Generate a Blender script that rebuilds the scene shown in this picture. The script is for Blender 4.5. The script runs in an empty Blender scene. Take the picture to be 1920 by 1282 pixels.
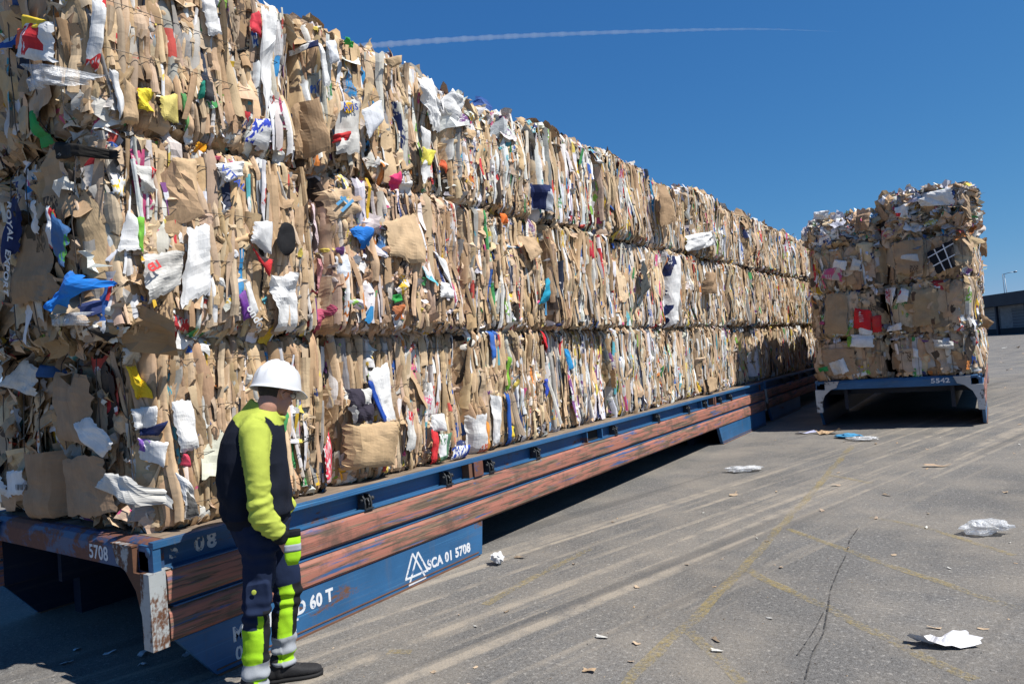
import bpy, bmesh, math, random
import numpy as np
from mathutils import Matrix, Vector

SC = bpy.context.scene
COL = SC.collection

# ------------------------------------------------------------------ camera
YAW, PITCH, ROLL, FPX = math.radians(-35.0387), math.radians(1.585), math.radians(4.6532), 1278.0
CAM = np.array([3.901, -1.927, 1.72])
_F = np.array([math.sin(YAW)*math.cos(PITCH), math.cos(YAW)*math.cos(PITCH), math.sin(PITCH)])
_r = np.array([math.cos(YAW), -math.sin(YAW), 0.0]); _d = np.cross(_F, _r)
_c, _s = math.cos(ROLL), math.sin(ROLL)
AX = np.array([_c*_r+_s*_d, -_s*_r+_c*_d, _F])
cam = bpy.data.cameras.new('camera'); camo = bpy.data.objects.new('camera', cam); COL.objects.link(camo)
camo.matrix_world = Matrix([[AX[0][i], -AX[1][i], -AX[2][i], CAM[i]] for i in range(3)] + [[0, 0, 0, 1]])
cam.sensor_width = 36.0; cam.lens = FPX/1920*36; cam.clip_start = 0.05; cam.clip_end = 40000
SC.camera = camo

# ------------------------------------------------------------------ light
SUN_DIR = np.array([1.0, 0.16, 1.50]); SUN_DIR /= np.linalg.norm(SUN_DIR)
ELEV = math.asin(SUN_DIR[2]); AZ = math.atan2(SUN_DIR[0], SUN_DIR[1])     # from +Y clockwise
SKY_GAIN = (.42, 1.13, 2.2); SKY_KNEE = (.0, .2, .17)
w = bpy.data.worlds.new('World'); SC.world = w; w.use_nodes = True
nt = w.node_tree; nt.nodes.clear()
sky = nt.nodes.new('ShaderNodeTexSky'); sky.sky_type = 'NISHITA'; sky.sun_disc = False
sky.sun_elevation = ELEV; sky.sun_rotation = AZ
sky.altitude = 2500; sky.air_density = 0.9; sky.dust_density = 0.0; sky.ozone_density = 6.0
bg = nt.nodes.new('ShaderNodeBackground'); bg.inputs[1].default_value = 0.10
wo = nt.nodes.new('ShaderNodeOutputWorld')
def vm(op, a, b):
    x = nt.nodes.new('ShaderNodeVectorMath'); x.operation = op
    for i, q in enumerate((a, b)):
        if hasattr(q, 'node'): nt.links.new(q, x.inputs[i])
        else: x.inputs[i].default_value = q
    return x.outputs[0]
graded = vm('MULTIPLY', sky.outputs[0], SKY_GAIN)                     # film-like rendering of the sky's blue
graded = vm('DIVIDE', graded, vm('ADD', vm('MULTIPLY', graded, SKY_KNEE), (1, 1, 1)))
nt.links.new(graded, bg.inputs[0]); nt.links.new(bg.outputs[0], wo.inputs[0])
sl = bpy.data.lights.new('sun', 'SUN'); sl.energy = 5.0; sl.angle = math.radians(0.5); sl.color = (1.0, 0.955, 0.88)
so = bpy.data.objects.new('sun', sl); COL.objects.link(so)
so.rotation_euler = Vector(SUN_DIR).to_track_quat('Z', 'Y').to_euler(); so.location = (20, 0, 30)
SC.view_settings.view_transform = 'Standard'; SC.view_settings.look = 'None'
SC.view_settings.exposure = 0.55; SC.view_settings.gamma = 1.0
SC.cycles.max_bounces = 6; SC.cycles.diffuse_bounces = 3; SC.cycles.transparent_max_bounces = 12

# ------------------------------------------------------------------ helpers
def ray(x, y):
    return np.array([(x-960)/FPX, (y-641)/FPX, 1.0]) @ AX
def on_side(x, y, X=0.0):
    d = ray(x, y); return CAM + d*(X-CAM[0])/d[0]
def on_end(x, y, Y=0.0):
    d = ray(x, y); return CAM + d*(Y-CAM[1])/d[1]
def on_ground(x, y, Z=0.0):
    d = ray(x, y); return CAM + d*(Z-CAM[2])/d[2]

def tag(o, label=None, cat=None, group=None, kind=None):
    if label: o['label'] = label
    if cat: o['category'] = cat
    if group: o['group'] = group
    if kind: o['kind'] = kind
    return o
def empty(name, loc=(0, 0, 0)):
    o = bpy.data.objects.new(name, None); o.location = loc; o.empty_display_size = 0.2
    COL.objects.link(o); return o

class MB:
    """numpy mesh builder with two colour attributes and UVs in metres"""
    def __init__(s):
        s.v, s.f, s.c, s.k, s.uv, s.sm, s.n = [], [], [], [], [], [], 0
    def add(s, v, f, c=(.5, .5, .5, 0), ink=(0, 0, 0, 1), uv=None, smooth=True):
        v = np.asarray(v, float); n = len(v)
        c = np.asarray(c, float); ink = np.asarray(ink, float)
        if c.ndim == 1: c = np.tile(np.append(c, 0)[:4] if len(c) == 3 else c, (n, 1))
        if ink.ndim == 1: ink = np.tile(np.append(ink, 1)[:4] if len(ink) == 3 else ink, (n, 1))
        s.v.append(v); s.c.append(c); s.k.append(ink)
        s.uv.append(np.zeros((n, 2)) if uv is None else np.asarray(uv, float))
        for q in (f if isinstance(f, list) else [f]):
            q = np.asarray(q)
            s.f.append(q + s.n); s.sm.append(np.full(len(q), smooth))
        s.n += n
    def box(s, a, b, c=(.5, .5, .5), rot=None, piv=None):
        x0, y0, z0 = a; x1, y1, z1 = b
        v = np.array([(x0, y0, z0), (x1, y0, z0), (x1, y1, z0), (x0, y1, z0), (x0, y0, z1), (x1, y0, z1), (x1, y1, z1), (x0, y1, z1)], float)
        if rot is not None:
            p = (np.array(a)+np.array(b))/2 if piv is None else np.array(piv); v = (v-p) @ np.asarray(rot).T + p
        f = [(0, 3, 2, 1), (4, 5, 6, 7), (0, 1, 5, 4), (1, 2, 6, 5), (2, 3, 7, 6), (3, 0, 4, 7)]
        s.add(v, np.array(f), c, smooth=False)
    def prism(s, poly, a, b, axis, c=(.5, .5, .5)):
        """2D polygon extruded along axis (0,1,2) from a to b"""
        poly = np.asarray(poly, float); n = len(poly)
        def lift(t):
            o = np.zeros((n, 3)); ix = [i for i in range(3) if i != axis]
            o[:, ix[0]] = poly[:, 0]; o[:, ix[1]] = poly[:, 1]; o[:, axis] = t; return o
        v = np.vstack([lift(a), lift(b)])
        quads = np.array([(i, (i+1) % n, n+(i+1) % n, n+i) for i in range(n)])
        s.add(v, [quads, np.array([list(range(n))[::-1]]), np.array([list(range(n, 2*n))])], c, smooth=False)
    def tube(s, pts, rad, n=8, c=(.5, .5, .5), cap=True):
        pts = np.asarray(pts, float); m = len(pts); rad = np.broadcast_to(np.asarray(rad, float), (m,))
        V = []
        up = np.array([0.13, 0.31, 0.94]); pu = None
        for i in range(m):
            t = pts[min(i+1, m-1)]-pts[max(i-1, 0)]; t /= np.linalg.norm(t)+1e-12
            u = np.cross(up, t) if pu is None else pu - t*(pu @ t)
            if np.linalg.norm(u) < 1e-5: u = np.cross((1, 0, 0), t)
            u /= np.linalg.norm(u); pu = u; q = np.cross(t, u)
            a = np.arange(n)/n*2*np.pi
            V.append(pts[i]+rad[i]*(np.cos(a)[:, None]*u+np.sin(a)[:, None]*q))
        f = [(i*n+j, i*n+(j+1) % n, (i+1)*n+(j+1) % n, (i+1)*n+j) for i in range(m-1) for j in range(n)]
        F = [np.array(f)]
        if cap: F += [np.array([list(range(n))[::-1]]), np.array([list(range((m-1)*n, m*n))])]
        s.add(np.vstack(V), F, c)
    def build(s, name, mat, parent=None, loc=None):
        me = bpy.data.meshes.new(name)
        v = np.vstack(s.v)
        org = np.zeros(3) if loc is None else np.asarray(loc, float)
        me.vertices.add(len(v)); me.vertices.foreach_set('co', (v-org).ravel())
        li = np.concatenate([q.ravel() for q in s.f]); tot = np.concatenate([np.full(len(q), q.shape[1]) for q in s.f])
        st = np.concatenate([[0], np.cumsum(tot)[:-1]])
        me.loops.add(len(li)); me.loops.foreach_set('vertex_index', li.astype(np.int32))
        me.polygons.add(len(tot)); me.polygons.foreach_set('loop_start', st.astype(np.int32)); me.polygons.foreach_set('loop_total', tot.astype(np.int32))
        me.polygons.foreach_set('use_smooth', np.concatenate(s.sm))
        me.update(calc_edges=True)
        a = me.attributes.new('col', 'FLOAT_COLOR', 'POINT'); a.data.foreach_set('color', np.vstack(s.c).ravel().astype(np.float32))
        a = me.attributes.new('ink', 'FLOAT_COLOR', 'POINT'); a.data.foreach_set('color', np.vstack(s.k).ravel().astype(np.float32))
        ul = me.uv_layers.new(name='UVMap'); ul.data.foreach_set('uv', np.vstack(s.uv)[li].ravel().astype(np.float32))
        me.validate()
        if mat: me.materials.append(mat)
        o = bpy.data.objects.new(name, me); COL.objects.link(o)
        if parent is not None:
            o.parent = parent; o.location = org - np.array(parent.location)
        else: o.location = org
        return o

def vnoise(P, seed=0, per=None):
    """smooth value noise, P (...,3) -> (...)"""
    P = np.asarray(P, float); i = np.floor(P).astype(np.int64); f = P-i; f = f*f*(3-2*f)
    def h(x, y, z):
        n = (x*374761393+y*668265263+z*2147483647+seed*974711) & 0xffffffff
        n = ((n ^ (n >> 13))*1274126177) & 0xffffffff
        n = ((n ^ (n >> 16))*2246822519) & 0xffffffff
        return (n & 0xffff)/65535.0
    o = 0
    for a in (0, 1):
        for b in (0, 1):
            for c in (0, 1):
                wgt = (f[..., 0] if a else 1-f[..., 0])*(f[..., 1] if b else 1-f[..., 1])*(f[..., 2] if c else 1-f[..., 2])
                o = o + wgt*h(i[..., 0]+a, i[..., 1]+b, i[..., 2]+c)
    return o*2-1

# ------------------------------------------------------------------ materials
class NB:
    def __init__(s, name):
        s.m = bpy.data.materials.new(name); s.m.use_nodes = True; s.t = s.m.node_tree; s.t.nodes.clear()
        s.out = s.n('ShaderNodeOutputMaterial')
    def n(s, ty, **kw):
        o = s.t.nodes.new(ty)
        for k, v in kw.items(): setattr(o, k, v)
        return o
    def set(s, sock, v):
        if hasattr(v, 'node'): s.t.links.new(v, sock)
        elif isinstance(v, (tuple, list)) and len(v) == 3 and sock.type == 'RGBA': sock.default_value = (*v, 1)
        else: sock.default_value = v
    def obj(s): return s.n('ShaderNodeTexCoord').outputs['Object']
    def world(s): return s.n('ShaderNodeNewGeometry').outputs['Position']
    def uv(s): return s.n('ShaderNodeTexCoord').outputs['UV']
    def attr(s, nm):
        a = s.n('ShaderNodeAttribute'); a.attribute_name = nm; return a
    def map(s, vec, scale=(1, 1, 1), loc=(0, 0, 0), rot=(0, 0, 0)):
        m = s.n('ShaderNodeMapping'); s.set(m.inputs[0], vec); m.inputs['Scale'].default_value = scale
        m.inputs['Location'].default_value = loc; m.inputs['Rotation'].default_value = rot; return m.outputs[0]
    def noise(s, vec, scale, detail=4, rough=.55, dist=0):
        x = s.n('ShaderNodeTexNoise'); s.set(x.inputs['Vector'], vec); x.inputs['Scale'].default_value = scale
        x.inputs['Detail'].default_value = detail; x.inputs['Roughness'].default_value = rough; x.inputs['Distortion'].default_value = dist
        return x.outputs[0]
    def voro(s, vec, scale, feature='F1', metric='EUCLIDEAN', out=0, rnd=1.0):
        x = s.n('ShaderNodeTexVoronoi', feature=feature)
        if feature == 'F1': x.distance = metric
        s.set(x.inputs['Vector'], vec); x.inputs['Scale'].default_value = scale; x.inputs['Randomness'].default_value = rnd
        return x.outputs[out]
    def rng(s, v, a, b, c=0., d=1.):
        x = s.n('ShaderNodeMapRange'); s.set(x.inputs[0], v)
        for i, q in enumerate((a, b, c, d)): s.set(x.inputs[i+1], q)
        return x.outputs[0]
    def math(s, op, a, b=0., clamp=False):
        x = s.n('ShaderNodeMath', operation=op); x.use_clamp = clamp; s.set(x.inputs[0], a); s.set(x.inputs[1], b); return x.outputs[0]
    def mix(s, f, a, b, blend='MIX'):
        x = s.n('ShaderNodeMix', data_type='RGBA', blend_type=blend); s.set(x.inputs[0], f); s.set(x.inputs[6], a); s.set(x.inputs[7], b); return x.outputs[2]
    def bump(s, h, strength, dist=.01, nrm=None):
        x = s.n('ShaderNodeBump'); x.inputs['Strength'].default_value = strength; x.inputs['Distance'].default_value = dist
        s.set(x.inputs['Height'], h)
        if nrm is not None: s.set(x.inputs['Normal'], nrm)
        return x.outputs[0]
    def bsdf(s, col, rough=.7, bump=None, metal=0., spec=.35, alpha=None, trans=None):
        b = s.n('ShaderNodeBsdfPrincipled'); s.set(b.inputs['Base Color'], col); s.set(b.inputs['Roughness'], rough)
        s.set(b.inputs['Metallic'], metal); s.set(b.inputs['Specular IOR Level'], spec)
        if bump is not None: s.set(b.inputs['Normal'], bump)
        if alpha is not None: s.set(b.inputs['Alpha'], alpha)
        if trans is not None: s.set(b.inputs['Transmission Weight'], trans)
        s.t.links.new(b.outputs[0], s.out.inputs[0]); return b

def mat_waste(name='waste_paper', rough=.82, spec=.2):
    m = NB(name); at = m.attr('col'); ink = m.attr('ink'); uv = m.uv(); P = m.world()
    cells = m.voro(m.map(uv, (9, 6, 1)), 1.0, metric='CHEBYCHEV', out=1, rnd=.85)
    sep = m.n('ShaderNodeSeparateColor'); m.set(sep.inputs[0], cells)
    blk = m.math('LESS_THAN', sep.outputs[0], at.outputs['Alpha'])
    txt = m.rng(m.noise(m.map(uv, (75, 26, 1)), 1.0, 1, .4), .44, .50)
    solid = m.math('LESS_THAN', sep.outputs[1], .45)
    mask = m.math('MULTIPLY', blk, m.math('MAXIMUM', txt, solid))
    c = m.mix(mask, at.outputs['Color'], ink.outputs['Color'])
    d1 = m.rng(m.noise(P, 7, 5, .6), .3, .7, .80, 1.10)
    rid = m.noise(m.map(uv, (85, 2.2, 1)), 1.0, 3, .6, .3)
    d2 = m.rng(rid, .3, .7, .92, 1.05)
    v = m.math('MULTIPLY', d1, d2)
    c = m.mix(1.0, c, v, 'MULTIPLY')
    dirt = m.rng(m.noise(P, 2.3, 6, .65), .55, .75, 0, .45)
    c = m.mix(dirt, c, (.20, .155, .11))
    cr = m.rng(m.voro(m.map(uv, (8, 11, 1)), 1.0, 'DISTANCE_TO_EDGE'), 0, .10, 0, 1)
    h = m.math('ADD', m.math('MULTIPLY', m.noise(m.map(uv, (16, 7, 1)), 1., 4, .5), .8), m.math('MULTIPLY', cr, .07))
    h = m.math('ADD', h, m.math('MULTIPLY', rid, .28))
    h = m.math('ADD', h, m.math('MULTIPLY', m.voro(m.map(uv, (22, 13, 1)), 1.0), .16))
    m.bsdf(c, rough, m.bump(h, .6, .012), spec=spec)
    return m.m
M_WASTE = mat_waste()

def mat_plastic_film():
    m = NB('clear_film'); P = m.world()
    h = m.noise(P, 22, 5, .65)
    a = m.rng(m.noise(P, 14, 4, .6), .3, .7, .28, .75)
    m.bsdf((.72, .74, .76), .18, m.bump(h, .9, .02), spec=.6, alpha=a); return m.m
M_FILM = mat_plastic_film()

def mat_paint(name, base, rust=(.16, .075, .04), amount=.5, scale=3.0, rough=.5, streak=(1, 1, 1), dirt=(.12, .1, .08), scratch=None):
    m = NB(name); P = m.world(); q = m.map(P, streak)
    n1 = m.noise(q, scale, 8, .68, .4); n2 = m.noise(P, scale*9, 4, .6)
    k = m.rng(m.math('ADD', n1, m.math('MULTIPLY', n2, .18)), .84-.22*amount, .90-.22*amount)
    tone = m.rng(m.noise(P, 1.7, 5, .6), .3, .7, .75, 1.18)
    c = m.mix(1.0, base, tone, 'MULTIPLY')
    c = m.mix(m.rng(m.noise(m.map(P, (6, 1.2, 30)), 1., 5, .7), .55, .8, 0, .45), c, dirt)
    if scratch:
        c = m.mix(m.rng(m.noise(m.map(P, (3, .9, 48)), 1., 5, .65), .56, .70, 0, .55), c, scratch)
        c = m.mix(m.rng(m.noise(m.map(P, (3, .35, 90), (2, 5, 1)), 1., 3, .6), .66, .70, 0, .5), c, tuple(min(1, q*2.2) for q in scratch))
        c = m.mix(m.rng(m.noise(m.map(P, (1.5, 9, .8)), 1., 5, .7), .55, .8, 0, .4), c, dirt)
    rc = m.mix(m.noise(P, 30, 4), rust, (rust[0]*.45, rust[1]*.5, rust[2]*.6))
    c = m.mix(k, c, rc)
    h = m.math('ADD', m.math('MULTIPLY', k, -.6), m.noise(P, 40, 4))
    m.bsdf(c, m.rng(k, 0, 1, rough, .85), m.bump(h, .25, .004), spec=.4); return m.m
M_BLUE = mat_paint('blue_paint', (.022, .098, .225), amount=.6, scale=2.6, streak=(1, .5, 1.6), scratch=(.05, .16, .30))
M_BLUE_SHADE = mat_paint('blue_paint_in_shade', (.006, .014, .036), amount=.35, scale=2.6)  # darker copy of the blue; shade under the deck painted into the colour
M_POST = mat_paint('white_worn_paint', (.33, .355, .365), rust=(.14, .062, .032), amount=1.34, scale=5.0, streak=(1, 1, .45))
M_ENDB = mat_paint('scraped_blue_paint', (.02, .06, .15), rust=(.19, .075, .045), amount=1.3, scale=2.1, streak=(1, 1, 1.8))

def mat_rub():
    m = NB('scraped_rub_rail'); P = m.world()
    s1 = m.noise(m.map(P, (1, 2.0, 30)), 1., 7, .68, .3)
    s2 = m.noise(m.map(P, (1, 1.6, 55), (3, 7, 1)), 1., 5, .6)
    s3 = m.noise(m.map(P, (1, 1.1, 19), (9, 2, 5)), 1., 7, .66, .3)
    big = m.noise(P, 1.1, 3)
    c = m.mix(m.rng(s2, .4, .62), (.075, .055, .042), (.20, .145, .10))
    red = m.math('MULTIPLY', m.rng(m.math('ADD', s1, m.math('MULTIPLY', big, .25)), .555, .66), .92)
    c = m.mix(red, c, m.mix(s2, (.42, .165, .12), (.28, .115, .085)))
    c = m.mix(m.rng(s3, .575, .64), c, (.035, .10, .24))
    c = m.mix(m.rng(m.noise(m.map(P, (1, 2.2, 90), (1, 5, 3)), 1., 4), .70, .76, 0, .6), c, (.55, .5, .45))
    c = m.mix(m.rng(m.noise(m.map(P, (1, .5, 40), (5, 1, 8)), 1., 5), .58, .72, 0, .7), c, (.045, .032, .025))
    c = m.mix(m.rng(m.noise(P, 2.6, 7, .7), .52, .66, 0, .75), c, (.085, .065, .052))
    chip = m.rng(m.noise(m.map(P, (1, 5, 9)), 1., 7, .75), .62, .66, 0, .8)
    c = m.mix(chip, c, (.05, .10, .20))
    m.bsdf(c, .7, m.bump(m.math('ADD', s2, s1), .5, .006), spec=.3); return m.m
M_RUB = mat_rub()

def mat_deck():
    m = NB('worn_deck_planks'); P = m.world()
    g = m.noise(m.map(P, (9, 1.1, 4)), 3., 6, .65, .3)
    c = m.mix(m.rng(g, .3, .7), (.10, .072, .052), (.30, .235, .175))
    c = m.mix(m.rng(m.noise(P, 3, 5), .5, .7, 0, .6), c, (.12, .105, .09))
    m.bsdf(c, .85, m.bump(g, .5, .006), spec=.2); return m.m
M_DECK = mat_deck()
def simple(name, col, rough=.6, metal=0., spec=.35, bscale=40, bstr=.15, var=.2, bdist=.004):
    m = NB(name); P = m.obj()
    c = m.mix(1.0, col, m.rng(m.noise(P, bscale*.25, 4), .3, .7, 1-var, 1+var), 'MULTIPLY')
    m.bsdf(c, rough, m.bump(m.noise(P, bscale, 4), bstr, bdist), metal, spec); return m.m
M_STEEL = simple('dark_greasy_steel', (.035, .038, .042), .5, .3, .5)
M_DARK = simple('dark_recess_shade', (.02, .016, .014), .9)  # near-black colour paints the shade inside pockets and slots
M_RUST = simple('rusty_steel', (.13, .065, .04), .8)
M_RUBBER = simple('black_rubber', (.012, .012, .013), .7, spec=.3)
M_WIRE = simple('baling_wire', (.10, .085, .075), .45, .6)

def mat_letter():
    m = NB('stencilled_white_paint'); P = m.world()
    k = m.rng(m.math('ADD', m.noise(m.map(P, (1, 1, 1)), 22, 6, .7), m.math('MULTIPLY', m.noise(m.map(P, (1, 3, 30)), 2, 3), .15)), .64, .70)
    c = m.mix(k, m.mix(m.noise(P, 60, 3), (.66, .67, .68), (.5, .53, .57)), (.03, .10, .25))
    m.bsdf(c, .6, spec=.3); return m.m
M_LET = mat_letter()
def mat_letter_worn():
    m = NB('flaking_white_paint'); P = m.world()
    k = m.rng(m.noise(P, 17, 5, .65), .47, .53)
    b = m.n('ShaderNodeBsdfPrincipled'); b.inputs['Base Color'].default_value = (.6, .6, .58, 1); b.inputs['Roughness'].default_value = .6
    t = m.n('ShaderNodeBsdfTransparent'); x = m.n('ShaderNodeMixShader')
    m.set(x.inputs[0], k); m.t.links.new(b.outputs[0], x.inputs[1]); m.t.links.new(t.outputs[0], x.inputs[2]); m.t.links.new(x.outputs[0], m.out.inputs[0])
    return m.m
M_LETW = mat_letter_worn()

def mat_asphalt():
    m = NB('dusty_asphalt'); P = m.world()
    sx = m.n('ShaderNodeSeparateXYZ'); m.set(sx.inputs[0], P)
    X, Y = sx.outputs[0], sx.outputs[1]
    spk = m.noise(P, 150, 2, .5); sp2 = m.voro(P, 95, out=0)
    c = m.mix(m.rng(spk, .35, .65), (.060, .061, .063), (.165, .164, .162))
    c = m.mix(m.rng(sp2, .0, .28, .60, 0), c, (.25, .248, .243))
    c = m.mix(m.rng(m.noise(P, 48, 3, .7), .48, .64, 0, .75), c, (.036, .036, .037))
    c = m.mix(m.rng(m.noise(P, 33, 3, .7), .56, .70, 0, .75), c, (.33, .32, .30))
    big = m.noise(P, .55, 5, .6)
    c = m.mix(1.0, c, m.rng(big, .3, .7, .82, 1.15), 'MULTIPLY')
    # wheel-swept dust: curved bands that bend away from the cassette
    xs = m.math('SUBTRACT', X, m.math('MULTIPLY', m.math('SUBTRACT', Y, 1.5), .285))
    cmb = m.n('ShaderNodeCombineXYZ'); m.set(cmb.inputs[0], m.math('MULTIPLY', xs, 1.0)); m.set(cmb.inputs[1], m.math('MULTIPLY', Y, .05)); 
    band = m.noise(m.map(cmb.outputs[0], (6.5, 2.6, 1)), 1.0, 3, .55, .35)
    bandw = m.math('MULTIPLY', m.rng(xs, -.9, -.2), m.rng(xs, 1.3, 2.4, 1, .12))
    dust = m.math('MULTIPLY', m.rng(band, .46, .62), bandw)
    brk = m.rng(m.noise(P, 3.2, 5, .65), .26, .54)
    dust = m.math('MULTIPLY', m.math('MULTIPLY', dust, brk), .95)
    patch = m.rng(m.noise(P, .9, 6, .65), .42, .70, .10, .58)
    tot = m.math('MAXIMUM', dust, patch)
    tot = m.math('MULTIPLY', tot, m.rng(m.noise(P, 60, 3, .6), .25, .6, .55, 1.0))
    c = m.mix(tot, c, (.30, .262, .212))
    tyre = m.math('MULTIPLY', m.rng(m.noise(m.map(cmb.outputs[0], (3.1, 2.6, 1), (4, 1, 7)), 1.0, 3, .5, .4), .60, .68), .38)
    c = m.mix(tyre, c, (.05, .05, .052))
    oil = m.rng(m.noise(P, 2.1, 4, .5), .69, .76, 0, .45)
    c = m.mix(oil, c, (.045, .045, .047))
    h = m.math('ADD', spk, m.math('MULTIPLY', sp2, .6))
    m.bsdf(c, .88, m.bump(h, .45, .006), spec=.25); return m.m
M_ASPH = mat_asphalt()
def mat_yellow():
    m = NB('worn_yellow_paint'); P = m.world()
    k = m.rng(m.math('ADD', m.noise(P, 34, 6, .75), m.math('MULTIPLY', m.noise(P, 2.2, 3), .5)), .66, 1.02, 0, .62)
    b = m.n('ShaderNodeBsdfPrincipled'); b.inputs['Base Color'].default_value = (.40, .30, .09, 1); b.inputs['Roughness'].default_value = .8
    t = m.n('ShaderNodeBsdfTransparent'); x = m.n('ShaderNodeMixShader')
    m.set(x.inputs[0], k); m.t.links.new(t.outputs[0], x.inputs[1]); m.t.links.new(b.outputs[0], x.inputs[2]); m.t.links.new(x.outputs[0], m.out.inputs[0])
    return m.m
M_YEL = mat_yellow()
def mat_crack():
    m = NB('asphalt_crack'); P = m.world()
    k = m.rng(m.noise(P, 14, 5, .7), .42, .56)
    b = m.n('ShaderNodeBsdfPrincipled'); b.inputs['Base Color'].default_value = (.045, .042, .04, 1); b.inputs['Roughness'].default_value = .95
    t = m.n('ShaderNodeBsdfTransparent'); x = m.n('ShaderNodeMixShader')
    m.set(x.inputs[0], k); m.t.links.new(t.outputs[0], x.inputs[1]); m.t.links.new(b.outputs[0], x.inputs[2]); m.t.links.new(x.outputs[0], m.out.inputs[0])
    return m.m
M_CRACK = mat_crack()
def mat_cloth():
    m = NB('workwear_fabric'); a = m.attr('col'); P = m.world()
    c = m.mix(1.0, a.outputs['Color'], m.rng(m.noise(P, 9, 5, .6), .3, .7, .86, 1.10), 'MULTIPLY')
    h = m.math('ADD', m.math('MULTIPLY', m.noise(P, 420, 2), .35), m.noise(P, 26, 4, .55))
    m.bsdf(c, .9, m.bump(h, .35, .006), spec=.15); return m.m
M_CLOTH = mat_cloth()
def mat_skin():
    m = NB('skin'); P = m.world()
    c = m.mix(m.noise(P, 25, 5), (.46, .25, .18), (.38, .18, .13))
    b = m.bsdf(c, .55, m.bump(m.noise(P, 120, 3), .15, .002), spec=.35)
    b.inputs['Subsurface Weight'].default_value = .08; b.inputs['Subsurface Radius'].default_value = (.01, .004, .002); return m.m
M_SKIN = mat_skin()
M_HAIR = simple('short_dark_hair', (.03, .022, .017), .7, bscale=300, bstr=.9, bdist=.003)
M_HELM = simple('white_helmet_plastic', (.58, .59, .61), .32, spec=.5, bscale=20, bstr=.03, var=.04)

# ------------------------------------------------------------------ waste paper generator
TAN = np.array([(.47, .33, .19), (.42, .285, .155), (.50, .365, .215), (.37, .25, .14), (.46, .345, .22), (.54, .40, .245), (.41, .31, .21), (.31, .21, .115)])*np.array((1.12, 1.14, 1.24))
WHT = np.array([(.69, .69, .685), (.64, .65, .67), (.73, .73, .73), (.57, .56, .535), (.61, .585, .53), (.65, .67, .73)])
GRY = np.array([(.34, .33, .31), (.42, .41, .39), (.50, .47, .43), (.25, .25, .25)])
CLR = np.array([(.03, .12, .45), (.02, .25, .55), (.55, .03, .04), (.60, .08, .06), (.75, .48, .03), (.70, .55, .10), (.05, .30, .09), (.22, .45, .06),
                (.65, .22, .04), (.60, .08, .22), (.20, .07, .25), (.10, .42, .50), (.02, .04, .16)])*.86+.02
DRK = np.array([(.02, .02, .022), (.05, .04, .035), (.03, .04, .07), (.10, .075, .05)])
def palette(rng, n, w=(.66, .18, .06, .06, .04), tint=None, pos=None, seed=0):
    w = np.array(w)/sum(w)
    if pos is None: k = rng.choice(5, n, p=w)
    else:                                           # neighbours tend to come from the same box
        key = vnoise(pos*np.array([3., 3.6, 1.5]), seed+31)+.55*rng.normal(0, .5, n); rk = np.argsort(np.argsort(key))/n
        order = np.array([4, 0, 2, 1, 3]); k = order[np.searchsorted(np.cumsum(w[order]), rk, side='right').clip(0, 4)]
        sw = rng.random(n) < .35; k[sw] = rng.choice(5, sw.sum(), p=w)
    c = np.zeros((n, 4)); ink = np.zeros((n, 4))
    for i, tb in enumerate((TAN, WHT, GRY, CLR, DRK)):
        s = k == i; c[s, :3] = tb[rng.integers(0, len(tb), s.sum())]
    if pos is not None: c[:, :3] *= (1+.16*vnoise(pos*4.2, seed+77))[:, None]
    c[:, :3] *= rng.uniform(.86, 1.14, (n, 1))*rng.uniform(.96, 1.04, (n, 3))
    if tint is not None: c[:, :3] *= np.array(tint)
    c[:, :3] = np.clip(c[:, :3], .008, .84)
    ink[:, :3] = CLR[rng.integers(0, len(CLR), n)]
    s = (k == 0); ink[s, :3] = np.where(rng.random((s.sum(), 1)) < .6, np.array((.10, .07, .05)), ink[s, :3])
    s = (k == 3); ink[s, :3] = WHT[rng.integers(0, len(WHT), s.sum())]
    ink[:, 3] = 1
    pr = np.where(k == 1, rng.choice([0, 0, .12, .3, .5], n), np.where(k == 0, rng.choice([0, 0, 0, 0, .06, .16], n), np.where(k == 3, .3, .05)))
    c[:, 3] = pr
    return c, ink
def tri(x): return np.abs((x/np.pi) % 2-1)-.5
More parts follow.
